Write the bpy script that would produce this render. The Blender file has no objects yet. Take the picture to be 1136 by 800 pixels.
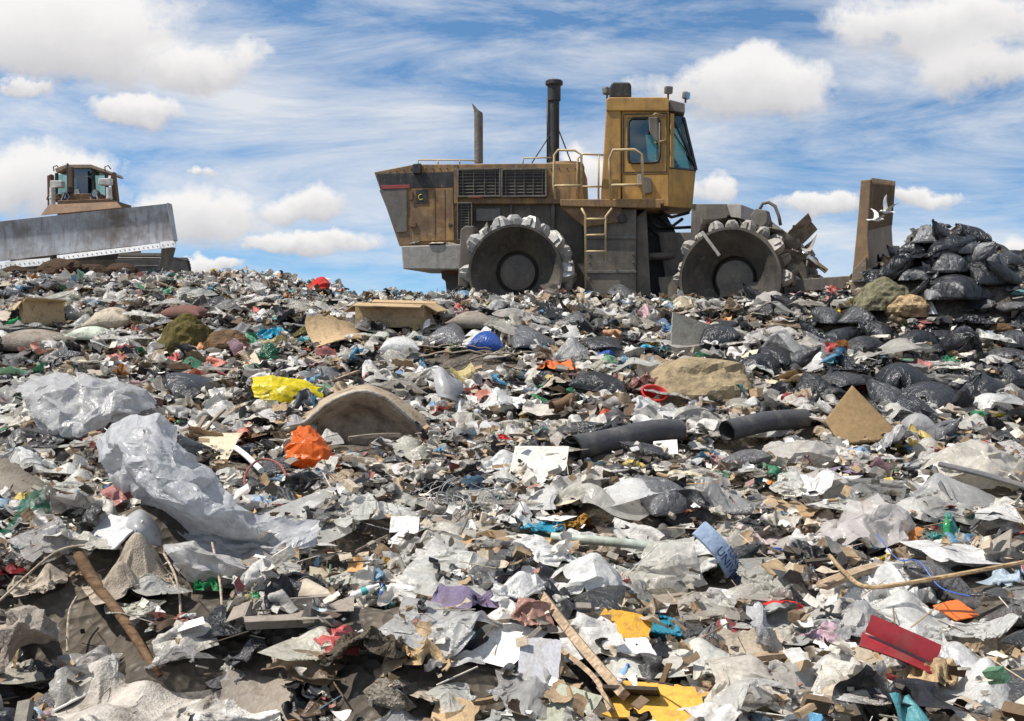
import bpy, math, random
import numpy as np
from mathutils import Vector, Matrix, Euler
R = math.radians
SC = bpy.context.scene
COL = SC.collection
rng = random.Random(11)
nr = np.random.default_rng(7)

# ------------------------------------------------------------------ camera maths
EYE = 1.6
PITCH = math.atan(60 / 1104.4)
F = 1104.4
CP, SP = math.cos(PITCH), math.sin(PITCH)

def ray(px, py):
    x = (px - 568) / F
    z = (400 - py) / F
    return Vector((x, CP + z * SP, -SP + z * CP))

def project(p):
    x, y, z = p[0], p[1], p[2] - EYE
    d = y * CP - z * SP
    u = y * SP + z * CP
    return 568 + x / d * F, 400 - u / d * F, d

# ------------------------------------------------------------------ terrain
_tab = nr.random((256, 256))
def vnoise(x, y):
    x = np.asarray(x, float); y = np.asarray(y, float)
    xi = np.floor(x).astype(int); yi = np.floor(y).astype(int)
    fx = x - xi; fy = y - yi
    fx = fx * fx * (3 - 2 * fx); fy = fy * fy * (3 - 2 * fy)
    a = _tab[xi % 256, yi % 256]; b = _tab[(xi + 1) % 256, yi % 256]
    c = _tab[xi % 256, (yi + 1) % 256]; d = _tab[(xi + 1) % 256, (yi + 1) % 256]
    return (a * (1 - fx) + b * fx) * (1 - fy) + (c * (1 - fx) + d * fx) * fy - 0.5

def sstep(a, b, x):
    t = np.clip((np.asarray(x, float) - a) / (b - a), 0, 1)
    return t * t * (3 - 2 * t)

_pd = [0, 2, 3.7, 6, 9, 10.5, 13, 15.3, 16.3, 17.0, 18.5, 22, 27, 32, 60, 200, 3000]
_pz = [-1.75, -1.66, -1.56, -1.47, -1.36, -1.14, -.68, -.16, 0.0, -.06, -.24, -.24, -.2, -.3, -1.5, -6, -30]
def gauss(x, y, cx, cy, rx, ry):
    return np.exp(-((x - cx) / rx) ** 2 - ((y - cy) / ry) ** 2)

def ground(x, y, rough=True):
    x = np.asarray(x, float); y = np.asarray(y, float)
    r = np.interp(y, _pd, _pz)
    r = r + 0.42 * sstep(-2.6, -5.5, x) * sstep(13.5, 18, y) * (1 - sstep(30, 60, y))
    r = r + 0.5 * sstep(-3.5, -7, x) * sstep(18, 26, y) * (1 - sstep(32, 60, y))
    r = r + 0.42 * sstep(4.6, 8.5, x) * sstep(12.5, 17, y) * (1 - sstep(30, 60, y))
    # heap of bags in front of the blade, hollow at the lower left, hummocks
    r = r + 1.0 * gauss(x, y, 6.3, 15.1, 1.12, .9) + .4 * gauss(x, y, 7.6, 14.6, .9, 1.)
    r = r - 0.42 * gauss(x, y, -1.2, 3.8, .3, .42) - .2 * gauss(x, y, -2.2, 4.1, .4, .4)
    r = r + 0.16 * gauss(x, y, -1.9, 5.6, .7, .6) + .12 * gauss(x, y, 2.3, 4.9, .7, .6)
    r = r + .2 * gauss(x, y, -2.2, 5., .6, .5)
    if rough:
        m = 1 - sstep(28, 60, y)
        r = r + m * (0.26 * vnoise(x / 1.1 + 40, y / 1.1 + 9) + 0.2 * vnoise(x / .5 + 3, y / .5 + 77) + .1 * vnoise(x / .2 + 13, y / .2 + 7))
    return r + EYE

def hit(px, py, rough=False):
    d = ray(px, py); o = Vector((0, 0, EYE)); t = 1.5; pt = t
    while t < 60:
        p = o + d * t
        if p.z <= float(ground(p.x, p.y, rough)):
            a, b = pt, t
            for _ in range(14):
                m = (a + b) / 2; q = o + d * m
                if q.z <= float(ground(q.x, q.y, rough)): b = m
                else: a = m
            return o + d * b
        pt = t; t += 0.06
    return o + d * 17.0

# ------------------------------------------------------------------ nodes / materials
def new_mat(name):
    m = bpy.data.materials.new(name); m.use_nodes = True
    nt = m.node_tree; nt.nodes.clear()
    return m, nt
class N:
    def __init__(s, nt): s.nt = nt
    def __call__(s, t, **kw):
        n = s.nt.nodes.new('ShaderNode' + t)
        for k, v in kw.items():
            if k.startswith('i_'):
                key = k[2:]; key = int(key) if key.isdigit() else key.replace('_', ' ')
                if isinstance(v, bpy.types.NodeSocket): s.nt.links.new(v, n.inputs[key])
                else: n.inputs[key].default_value = v
            else: setattr(n, k, v)
        return n
    def link(s, a, b): s.nt.links.new(a, b)
    def math(s, op, a, b=None, clamp=False):
        n = s.nt.nodes.new('ShaderNodeMath'); n.operation = op; n.use_clamp = clamp
        for i, v in enumerate((a, b)):
            if v is None: continue
            if isinstance(v, bpy.types.NodeSocket): s.nt.links.new(v, n.inputs[i])
            else: n.inputs[i].default_value = v
        return n.outputs[0]
    def mix(s, fac, a, b, blend='MIX'):
        n = s.nt.nodes.new('ShaderNodeMix'); n.data_type = 'RGBA'; n.blend_type = blend
        for i, v in ((0, fac), (6, a), (7, b)):
            if isinstance(v, bpy.types.NodeSocket): s.nt.links.new(v, n.inputs[i])
            else: n.inputs[i].default_value = v if i == 0 else (*v, 1)[:4]
        return n.outputs[2]
    def ramp(s, fac, p0, p1):
        n = s.nt.nodes.new('ShaderNodeMapRange'); n.clamp = True
        s.nt.links.new(fac, n.inputs[0]); n.inputs[1].default_value = p0; n.inputs[2].default_value = p1
        return n.outputs[0]

MATS = {}
def surface(name, color=None, rough=.6, dirt=.35, dirtcol=(.13, .1, .07), nscale=5., bump=.3, bscale=30., transl=0., film=0.,
            metal=0., spec=.5, wood=False, attr=None, rust=0., crinkle=0., streak=0.):
    """one procedural surface; without a colour it takes each object's own colour"""
    if name in MATS: return MATS[name]
    m, nt = new_mat(name); n = N(nt)
    tc = n('TexCoord'); oi = n('ObjectInfo')
    off = n('VectorMath', operation='SCALE', i_0=(37., 11., 53.))
    n.link(oi.outputs['Random'], off.inputs['Scale'])
    vec = n('VectorMath', operation='ADD', i_0=tc.outputs['Object'], i_1=off.outputs[0]).outputs[0]
    if attr: base = n('VertexColor', layer_name=attr).outputs['Color']
    elif color is not None:
        rgb = n('RGB'); rgb.outputs[0].default_value = (*color, 1); base = rgb.outputs[0]
    else: base = oi.outputs['Color']
    n1 = n('TexNoise', i_Vector=vec, i_Scale=nscale, i_Detail=6., i_Roughness=.65)
    n2 = n('TexNoise', i_Vector=vec, i_Scale=nscale * 4.3, i_Detail=4., i_Roughness=.6)
    v = n.mix(n.ramp(n2.outputs[0], .3, .7), (.78, .78, .78), (1.12, 1.1, 1.06))
    base = n.mix(1., base, v, 'MULTIPLY')
    if wood:
        mp = n('Mapping', i_Vector=vec, i_Scale=(1.5, 22., 22.))
        g = n('TexNoise', i_Vector=mp.outputs[0], i_Scale=3., i_Detail=5., i_Roughness=.6)
        base = n.mix(1., base, n.mix(n.ramp(g.outputs[0], .35, .65), (.55, .5, .45), (1.1, 1.1, 1.1)), 'MULTIPLY')
    if dirt:
        k = n.math('MULTIPLY', n.ramp(n1.outputs[0], .62 - dirt * .35, .78 - dirt * .2), min(1., .45 + dirt))
        base = n.mix(k, base, dirtcol)
    if rust:
        n3 = n('TexNoise', i_Vector=vec, i_Scale=nscale * 1.7, i_Detail=8., i_Roughness=.75)
        base = n.mix(n.math('MULTIPLY', n.ramp(n3.outputs[0], .5, .68), rust), base, (.11, .045, .02))
    if streak:
        mp = n('Mapping', i_Vector=vec, i_Scale=(5., 5., .7))
        n4 = n('TexNoise', i_Vector=mp.outputs[0], i_Scale=2.2, i_Detail=8., i_Roughness=.7)
        base = n.mix(n.math('MULTIPLY', n.ramp(n4.outputs[0], .48, .66), streak), base, dirtcol)
        n5 = n('TexNoise', i_Vector=vec, i_Scale=9., i_Detail=9., i_Roughness=.8)
        base = n.mix(n.math('MULTIPLY', n.ramp(n5.outputs[0], .56, .66), streak * .8), base, (.33, .29, .23))
    p = n('BsdfPrincipled', i_Roughness=rough, i_Metallic=metal)
    p.inputs['Specular IOR Level'].default_value = spec
    n.link(base, p.inputs['Base Color'])
    hsrc = n('TexNoise', i_Vector=vec, i_Scale=bscale, i_Detail=3.).outputs[0]
    if crinkle:
        wv = n('VectorMath', operation='ADD', i_0=vec, i_1=n('VectorMath', operation='SCALE', i_0=n1.outputs['Color'], i_Scale=.22).outputs[0]).outputs[0]
        hs = []
        for q, (sc_, rot_, st_) in enumerate(((1., (.3, .2, .5), (1., 2.4, 1.6)), (1.9, (1.1, .4, 2.1), (2.2, 1., 1.5)), (4.2, (.4, 1.3, 1.2), (1., 1.6, 1.)))):
            mpv = n('Mapping', i_Vector=wv, i_Rotation=rot_, i_Scale=tuple(crinkle * sc_ * s_ * .5 for s_ in st_))
            f1 = n('TexVoronoi', i_Vector=mpv.outputs[0], i_Scale=1., feature='F1'); f2 = n('TexVoronoi', i_Vector=mpv.outputs[0], i_Scale=1., feature='F2')
            hs.append(n.math('MULTIPLY', n.math('SUBTRACT', f2.outputs['Distance'], f1.outputs['Distance']), 1. / sc_))
        hsrc = n.math('ADD', n.math('ADD', hs[0], hs[1]), n.math('ADD', hs[2], n.math('MULTIPLY', hsrc, .1)))
    b = n('Bump', i_Strength=bump, i_Distance=.03 if not crinkle else .05, i_Height=hsrc)
    n.link(b.outputs[0], p.inputs['Normal'])
    out = n('OutputMaterial'); sh = p.outputs[0]
    if transl:
        t = n('BsdfTranslucent'); n.link(base, t.inputs[0]); n.link(b.outputs[0], t.inputs['Normal'])
        mx = n('MixShader', i_0=transl, i_1=sh, i_2=t.outputs[0]); sh = mx.outputs[0]
    if film:
        t = n('BsdfTransparent', i_0=(.95, .95, .95, 1))
        k = n.math('MULTIPLY', n.ramp(n2.outputs[0], .25, .75), film)
        mx = n('MixShader', i_0=k, i_1=sh, i_2=t.outputs[0]); sh = mx.outputs[0]
    n.link(sh, out.inputs[0])
    MATS[name] = m
    return m

PLASTIC = surface('bag_plastic', rough=.24, dirt=.15, dirtcol=(.24, .2, .15), transl=.4, bump=.3, crinkle=4.5)
FILM = surface('clear_film', rough=.17, dirt=.08, dirtcol=(.4, .34, .27), transl=.4, film=.5, bump=.4, crinkle=4.5)
BLACKBAG = surface('black_bag_plastic', rough=.22, dirt=.1, dirtcol=(.1, .085, .07), bump=.62, crinkle=3.4, spec=.55)
CLOTH = surface('cloth', rough=.95, dirt=.4, bump=.4, bscale=60., spec=.15)
CARD = surface('cardboard', rough=.88, dirt=.3, bump=.2, bscale=25., spec=.2)
PAPER = surface('paper', rough=.8, dirt=.3, dirtcol=(.3, .25, .18), bump=.15, spec=.25, transl=.08)
WOOD = surface('weathered_wood', rough=.85, dirt=.25, wood=True, bump=.35, spec=.2)
HARD = surface('hard_plastic', rough=.35, dirt=.2, bump=.06)
FOAM = surface('foam', rough=.95, dirt=.45, bump=.5, bscale=40., spec=.1)
MUD = surface('soil', rough=1., dirt=.5, dirtcol=(.06, .045, .03), bump=.9, bscale=18., spec=.05)
BOTTLE = surface('bottle_plastic', rough=.12, dirt=.15, film=.45, bump=.05)
RUBBER = surface('rubber', rough=.6, dirt=.35, dirtcol=(.16, .14, .12), bump=.2)
WIRE = surface('wire', rough=.5, dirt=.2, bump=.1, metal=.4)
LIT_PL = surface('litter_plastic', rough=.32, dirt=.12, dirtcol=(.2, .165, .12), attr='col', transl=.22, nscale=7., bump=.3, crinkle=11.)
LIT_MT = surface('litter_matte', rough=.9, dirt=.2, dirtcol=(.1, .08, .055), attr='col', nscale=7., bump=.3, spec=.2)

# ------------------------------------------------------------------ objects
def link(name, mesh, mat=None, parent=None, color=None, smooth=False):
    o = bpy.data.objects.new(name, mesh); COL.objects.link(o)
    if parent is not None: o.parent = parent
    if mat is not None:
        if not mesh.materials: mesh.materials.append(mat)
        elif mesh.materials[0] is not mat:
            o.material_slots[0].link = 'OBJECT'; o.material_slots[0].material = mat
    if color is not None: o.color = (*color, 1)
    return o

def tag(o, label=None, cat=None, group=None, kind=None):
    if label: o['label'] = label
    if cat: o['category'] = cat
    if group: o['group'] = group
    if kind: o['kind'] = kind
    return o

def empty(name, label, cat, loc=(0, 0, 0), rot=(0, 0, 0), group=None):
    o = bpy.data.objects.new(name, None); COL.objects.link(o)
    o.location = loc; o.rotation_euler = rot; o.empty_display_size = .2
    return tag(o, label, cat, group)

class MB:
    def __init__(s): s.v = []; s.f = []
    def add(s, vs, fs):
        b = len(s.v); s.v += [tuple(v) for v in vs]; s.f += [tuple(i + b for i in f) for f in fs]; return s
    def box(s, c, d, rot=None):
        hx, hy, hz = d[0] / 2, d[1] / 2, d[2] / 2
        vs = [Vector((x, y, z)) for x in (-hx, hx) for y in (-hy, hy) for z in (-hz, hz)]
        if rot is not None:
            m = Euler(rot).to_matrix(); vs = [m @ v for v in vs]
        vs = [v + Vector(c) for v in vs]
        return s.add(vs, [(0, 1, 3, 2), (4, 6, 7, 5), (0, 4, 5, 1), (2, 3, 7, 6), (0, 2, 6, 4), (1, 5, 7, 3)])
    def prism(s, xz, y1, y2):
        n = len(xz)
        a = sum(xz[i][0] * xz[(i + 1) % n][1] - xz[(i + 1) % n][0] * xz[i][1] for i in range(n))
        if a < 0: xz = xz[::-1]
        vs = [(x, y1, z) for x, z in xz] + [(x, y2, z) for x, z in xz]
        fs = [tuple(range(n)), tuple(range(2 * n - 1, n - 1, -1))]
        fs += [(i, i + n, (i + 1) % n + n, (i + 1) % n) for i in range(n)]
        return s.add(vs, fs)
    def loft(s, rings, cap=True):
        n = len(rings[0]); vs = [p for r in rings for p in r]; fs = []
        for k in range(len(rings) - 1):
            for i in range(n):
                j = (i + 1) % n
                fs.append((k * n + i, k * n + j, (k + 1) * n + j, (k + 1) * n + i))
        if cap: fs += [tuple(range(n))[::-1], tuple(range((len(rings) - 1) * n, len(rings) * n))]
        return s.add(vs, fs)
    def tube(s, pts, r, seg=8, cap=True):
        pts = [Vector(p) for p in pts]; rings = []
        rs = r if isinstance(r, (list, tuple)) else [r] * len(pts)
        ref = None
        for i, p in enumerate(pts):
            t = (pts[min(i + 1, len(pts) - 1)] - pts[max(i - 1, 0)]).normalized()
            if ref is None: ref = Vector((0, 0, 1)) if abs(t.z) < .9 else Vector((1, 0, 0))
            u = (ref - t * ref.dot(t))
            u = u.normalized() if u.length > 1e-4 else t.orthogonal().normalized()
            ref = u; w = t.cross(u)
            rings.append([p + (u * math.cos(a) + w * math.sin(a)) * rs[i] for a in [2 * math.pi * k / seg for k in range(seg)]])
        return s.loft(rings, cap)
    def lathe(s, prof, axis='z', seg=40, c=(0, 0, 0)):
        """closed profile ring list [(r, h)] turned round an axis"""
        rings = []
        for k in range(seg):
            a = 2 * math.pi * k / seg; row = []
            for r_, h in prof:
                p = (r_ * math.cos(a), h, r_ * math.sin(a)) if axis == 'y' else ((h, r_ * math.cos(a), r_ * math.sin(a)) if axis == 'x' else (r_ * math.cos(a), r_ * math.sin(a), h))
                row.append((p[0] + c[0], p[1] + c[1], p[2] + c[2]))
            rings.append(row)
        n = len(prof); b = len(s.v); s.v += [p for r_ in rings for p in r_]
        for k in range(seg):
            for i in range(n - 1):
                k2 = (k + 1) % seg
                s.f.append((b + k * n + i, b + k * n + i + 1, b + k2 * n + i + 1, b + k2 * n + i))
        return s
    def mesh(s, name, smooth=False):
        me = bpy.data.meshes.new(name); me.from_pydata(s.v, [], s.f); me.validate()
        if smooth:
            me.polygons.foreach_set('use_smooth', [True] * len(me.polygons))
            if smooth == 'auto':
                me.set_sharp_from_angle(angle=R(40))
        return me
    def build(s, name, mat, parent=None, smooth=False, bevel=0., color=None):
        o = link(name, s.mesh(name, smooth), mat, parent, color)
        if bevel:
            b = o.modifiers.new('edge', 'BEVEL'); b.width = bevel; b.segments = 2; b.limit_method = 'ANGLE'; b.angle_limit = R(40)
        return o

def mesh_np(name, v, faces, smooth=True, sharp=0):
    """quad mesh from arrays"""
    me = bpy.data.meshes.new(name); nf = len(faces)
    me.vertices.add(len(v)); me.vertices.foreach_set('co', np.ascontiguousarray(v, np.float32).ravel())
    me.loops.add(nf * 4); me.loops.foreach_set('vertex_index', np.ascontiguousarray(faces, np.int32).ravel())
    me.polygons.add(nf); me.polygons.foreach_set('loop_start', np.arange(nf, dtype=np.int32) * 4)
    me.polygons.foreach_set('use_smooth', np.full(nf, smooth))
    me.update(calc_edges=True)
    if sharp: me.set_sharp_from_angle(angle=R(sharp))
    return me
# ------------------------------------------------------------------ crumpled sheets and bags: a small cloth solver
def _pair(a, b, rest, k, only_push=False):
    d = b - a
    L = np.sqrt((d * d).sum(-1, keepdims=True)) + 1e-9
    s = 1 - rest / L
    if only_push: s = np.minimum(s, 0)
    d *= .5 * k * s
    a += d; b -= d

def _sweep(p, r, bend):
    for o in (0, 1):
        a = p[:, :, o:-1:2]; _pair(a, p[:, :, o + 1::2][:, :, :a.shape[2]], r, 1.)
        a = p[:, o:-1:2]; _pair(a, p[:, o + 1::2][:, :a.shape[1]], r, 1.)
    q = r * math.sqrt(2)
    for o in (0, 1):
        a = p[:, o:-1:2, :-1]; b = p[:, o + 1::2, 1:][:, :a.shape[1]]; _pair(a, b, q, .6)
        a = p[:, o:-1:2, 1:]; b = p[:, o + 1::2, :-1][:, :a.shape[1]]; _pair(a, b, q, .6)
    if bend:
        for o in (0, 1, 2, 3):
            a = p[:, :, o:-2:4]; b = p[:, :, o + 2::4][:, :, :a.shape[2]]
            if a.shape[2]: _pair(a, b, 2 * r, bend, True)
            a = p[:, o:-2:4]; b = p[:, o + 2::4][:, :a.shape[1]]
            if a.shape[1]: _pair(a, b, 2 * r, bend, True)

def _smooth(p, k, times=1):
    for _ in range(times):
        q = p.copy()
        q[:, 1:-1, 1:-1] = (1 - k) * p[:, 1:-1, 1:-1] + k * .25 * (p[:, :-2, 1:-1] + p[:, 2:, 1:-1] + p[:, 1:-1, :-2] + p[:, 1:-1, 2:])
        p = q
    return p

def sheets(B, n, steps, seed, contract, lift, G=7, bend=.12, aspect=1., settle=.45, sweeps=2, hump=.16, smooth=2):
    g = np.random.default_rng(seed)
    t = np.linspace(-.5, .5, n)
    X, Y = np.meshgrid(t, t * aspect, indexing='ij')
    p = np.stack([np.stack([X, Y, 0 * X], -1)] * B); r = 1 / (n - 1)
    if aspect != 1.: p[..., 1] /= aspect  # keep square cells; the aspect comes from the object's scale
    p[..., 2] += g.normal(0, .004, p.shape[:3]) + .05
    prev = p.copy()
    gi = g.integers(0, n, (B, G)); gj = g.integers(0, n, (B, G)); bi = np.arange(B)[:, None]
    st = p[bi, gi, gj].copy()
    c = g.uniform(*contract, (B, 1, 1))
    tg = st * c; tg[..., 2] = g.uniform(.0, 1, (B, G)) ** 1.5 * lift
    tg[..., :2] += g.normal(0, .05, (B, G, 2))
    hc = g.uniform(-.35, .35, (B, 4, 2)); hr = g.uniform(.12, .28, (B, 4)); ha = g.uniform(0, hump, (B, 4))
    s1 = int(steps * (1 - settle))
    for k in range(steps):
        v = (p - prev) * .92; prev = p.copy(); p = p + v
        p[..., 2] -= .0007
        for _ in range(sweeps): _sweep(p, r, bend)
        if k < s1:
            e = min(1., k / (s1 * .85)); p[bi, gi, gj] = st + (tg - st) * e
        h = 0
        for q in range(4):
            h = h + ha[:, q, None, None] * np.exp(-((p[..., 0] - hc[:, q, 0, None, None]) ** 2 + (p[..., 1] - hc[:, q, 1, None, None]) ** 2) / hr[:, q, None, None] ** 2)
        low = p[..., 2] < h
        p[..., 2] = np.where(low, h, p[..., 2])
        prev = np.where(low[..., None], p * .6 + prev * .4, prev)
    return _smooth(p, .5, smooth)

def pouches(B, n, steps, seed, contract, press=.0016, neck=True, bend=.05, sag=.0006, sweeps=2):
    g = np.random.default_rng(seed)
    t = np.linspace(-.5, .5, n); X, Y = np.meshgrid(t, t, indexing='ij')
    p = np.zeros((B, 2, n, n, 3)); p[..., 0] = X; p[..., 1] = Y
    p[:, 0, ..., 2] = .1 + .03 * (1 - 4 * np.maximum(X ** 2, Y ** 2)); p[:, 1, ..., 2] = .1 - .03 * (1 - 4 * np.maximum(X ** 2, Y ** 2))
    p[..., 2] += g.normal(0, .004, p.shape[:4]); r = 1 / (n - 1)
    edge = np.zeros((n, n), bool); edge[[0, -1]] = True; edge[:, [0, -1]] = True
    def weld(p):
        m = (p[:, 0][:, edge] + p[:, 1][:, edge]) / 2
        p[:, 0][:, edge]; a = p[:, 0]; a[:, edge] = m; b = p[:, 1]; b[:, edge] = m
    weld(p); prev = p.copy()
    G = 5; gl = g.integers(0, 2, (B, G)); gi = g.integers(0, n, (B, G)); gj = g.integers(0, n, (B, G)); bi = np.arange(B)[:, None]
    st = p[bi, gl, gi, gj].copy(); tg = st * g.uniform(*contract, (B, 1, 1)); tg[..., 2] = g.uniform(0, .35, (B, G))
    pr = g.uniform(.5, 1.2, (B, 1, 1, 1)) * press
    nk = (g.random(B) < .6) if neck else np.zeros(B, bool)
    sgn = np.array([1., -1.])[None, :, None, None, None]
    for k in range(steps):
        v = (p - prev) * .93; prev = p.copy(); p = p + v; p[..., 2] -= sag
        dx = np.zeros_like(p); dy = np.zeros_like(p)
        dx[:, :, 1:-1] = p[:, :, 2:] - p[:, :, :-2]; dy[:, :, :, 1:-1] = p[:, :, :, 2:] - p[:, :, :, :-2]
        nm = np.cross(dx, dy); nm /= np.linalg.norm(nm, axis=-1, keepdims=True) + 1e-9
        p += nm * sgn * pr[..., None]
        q = p.reshape(2 * B, n, n, 3)
        for _ in range(sweeps): _sweep(q, r, bend)
        e = min(1., k / (steps * .6))
        if k < steps * .7: p[bi, gl, gi, gj] = st + (tg - st) * e
        if nk.any():
            row = p[nk][:, :, :, -2:]; c = row.mean(axis=(1, 2, 3), keepdims=True)
            c[..., 2] = .3
            w = p[nk]; w[:, :, :, -3:-1] = w[:, :, :, -3:-1] * (1 - .35 * e) + c * .35 * e; p[nk] = w
        low = p[..., 2] < 0; p[..., 2] = np.maximum(p[..., 2], 0)
        prev = np.where(low[..., None], p * .5 + prev * .5, prev)
        weld(p)
    q = _smooth(p.reshape(2 * B, n, n, 3), .3, 1).reshape(p.shape)
    return q

def grid_faces(n, m=None, flip=False):
    m = m or n
    i, j = np.meshgrid(np.arange(n - 1), np.arange(m - 1), indexing='ij')
    a = (i * m + j).ravel()
    f = np.stack([a, a + m, a + m + 1, a + 1], 1)
    return f[:, ::-1] if flip else f

LIB = {}
class Shape:
    def __init__(s, me): 
        s.me = me
        co = np.empty(len(me.vertices) * 3, np.float32); me.vertices.foreach_get('co', co); co = co.reshape(-1, 3)
        s.h = float(np.percentile(co[:, 2], 99)); s.d = float(np.percentile(co[:, 1], 98) - np.percentile(co[:, 1], 2))
def norm(v):
    v = v - np.array([*((v.max(0) + v.min(0)) / 2)[:2], v[:, 2].min()])
    return v / (v[:, 0].max() - v[:, 0].min())
def lib_sheets(key, p, name):
    B, n = p.shape[:2]; f = grid_faces(n)
    LIB[key] = [Shape(mesh_np(name, norm(p[b].reshape(-1, 3)), f, True, 24)) for b in range(B)]
def lib_pouches(key, q, name):
    B, _, n = q.shape[:3]
    f = np.concatenate([grid_faces(n), grid_faces(n, flip=True) + n * n])
    out = []
    for b in range(B):
        v = norm(q[b].reshape(-1, 3))
        me = mesh_np(name, v, f, True, 32)
        out.append(Shape(me))
    LIB[key] = out

lib_sheets('bag', sheets(14, 38, 130, 1, (.35, .6), .5, 10, bend=.06, smooth=1), 'plastic_bag')
lib_sheets('film', sheets(10, 36, 120, 2, (.55, .8), .32, 9, bend=.06, smooth=1), 'film_sheet')
lib_sheets('rag', sheets(10, 30, 120, 3, (.4, .75), .22, 7, bend=.25), 'rag')
lib_sheets('paper', sheets(10, 18, 70, 4, (.75, .97), .16, 5, bend=.7, hump=.05), 'paper_sheet')
lib_sheets('wad', sheets(8, 34, 110, 5, (.18, .32), .3, 14, bend=.2, settle=.2), 'wad')
lib_sheets('big', sheets(6, 60, 170, 6, (.5, .68), .45, 13, bend=.08, hump=.22, smooth=1), 'tarpaulin')
lib_pouches('pouch', pouches(14, 30, 120, 8, (.5, .75), press=.0011, bend=.03), 'garbage_bag')
lib_pouches('full', pouches(6, 30, 120, 9, (.8, .95), press=.003), 'sack')

def clods(B, seed):
    out = []
    g = np.random.default_rng(seed)
    for b in range(B):
        import bmesh
        bm = bmesh.new(); bmesh.ops.create_icosphere(bm, subdivisions=4, radius=.5)
        ph = g.uniform(0, 50, 6)
        for v in bm.verts:
            c = v.co; d = 0.
            for k, (s, a) in enumerate(((2.2, .22), (5., .16), (11., .09), (23, .05))):
                d += a * (float(vnoise(c.x * s + ph[k], c.y * s + c.z * s * .7 + ph[k + 1])) + float(vnoise(c.z * s + ph[k + 2], c.x * s * .6 - c.y * s)))
            v.co = c * (1 + d); v.co.z *= .55
            if v.co.z < -.12: v.co.z = -.12
        me = bpy.data.meshes.new('clod'); bm.to_mesh(me); bm.free()
        me.polygons.foreach_set('use_smooth', [False] * len(me.polygons))
        out.append(Shape(me))
    return out
LIB['clod'] = clods(4, 21)

def warped_panel(w, d, t, seed, bent=.06, nx=14, ny=10, notch=.07, corr=False):
    """a thin slab with ragged edge, slight warp; local x = width, y = depth"""
    g = random.Random(seed); mb = MB(); a, b2, c = g.uniform(-1, 1), g.uniform(-1, 1), g.uniform(-1, 1)
    top = []
    for i in range(nx + 1):
        for j in range(ny + 1):
            u, v = i / nx - .5, j / ny - .5
            if i in (0, nx): u += g.uniform(-1, 1) * notch * .5
            if j in (0, ny): v += g.uniform(-1, 1) * notch * .5
            z = bent * (a * u * u * 3 + b2 * v * v * 3 + c * u * v * 4) * w
            top.append((u * w, v * d, z))
    bot = [(x, y, z - t) for x, y, z in top]
    m = ny + 1; k = len(top)
    fs = []
    for i in range(nx):
        for j in range(ny):
            q = i * m + j
            fs.append((q, q + m, q + m + 1, q + 1)); fs.append((q + k, q + 1 + k, q + m + 1 + k, q + m + k))
    rim = [i * m for i in range(nx + 1)] + [nx * m + j for j in range(1, m)] + [i * m + ny for i in range(nx - 1, -1, -1)] + [j for j in range(ny - 1, 0, -1)]
    for q in range(len(rim)):
        r1, r2 = rim[q], rim[(q + 1) % len(rim)]
        fs.append((r1, r1 + k, r2 + k, r2))
    return mb.add(top + bot, fs)
LIB['card'] = [Shape(warped_panel(1, g_, .02, 50 + i, .16, notch=.1).mesh('cardboard_piece')) for i, g_ in enumerate((.7, .9, .6, .8, .55, .75))]
LIB['board'] = [Shape(warped_panel(1, g_, .035, 70 + i, .02, notch=.03).mesh('board')) for i, g_ in enumerate((.7, .9, .55))]
def plank_mesh(seed, wd=.1, th=.04):
    g = random.Random(seed); n = 9; rings = []
    b1, b2 = g.uniform(-.02, .02), g.uniform(-.02, .02)
    for k in range(n + 1):
        u = k / n; x = u - .5
        if k in (0, n): off = [g.uniform(-.05, .05) for _ in range(4)]
        else: off = [0] * 4
        w = wd * (1 + g.uniform(-.06, .06)); zc = b1 * 4 * x * x; yc = b2 * 4 * x * x
        rings.append([(x + o, yc + sy * w / 2, zc + sz * th / 2 + th / 2) for o, (sy, sz) in zip(off, ((-1, -1), (1, -1), (1, 1), (-1, 1)))])
    return MB().loft(rings).mesh('plank')
LIB['plank'] = [Shape(plank_mesh(90 + i, wd, th)) for i, (wd, th) in enumerate(((.12, .04), (.09, .05), (.16, .03), (.07, .035), (.22, .05)))]
def stick_mesh(seed, bends=.06, r=.012):
    g = random.Random(seed); pts = []; y = z = 0
    for k in range(14):
        y += g.uniform(-1, 1) * bends * .5; z += g.uniform(-1, 1) * bends * .5
        pts.append((k / 13 - .5, y, z + .03))
    mb = MB().tube(pts, [r * (1.2 - .05 * k) for k in range(14)], 6)
    for q in range(5):
        k = g.randrange(3, 12); p = Vector(pts[k]); d = Vector((g.uniform(.2, .7), g.uniform(-.6, .6), g.uniform(0, .5))) * .22
        mb.tube([p, p + d * .5 + Vector((0, 0, .01)), p + d], [r * .6, r * .45, r * .25], 5)
    return mb.mesh('branch', True)
LIB['stick'] = [Shape(stick_mesh(120 + i, .07)) for i in range(4)]
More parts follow.
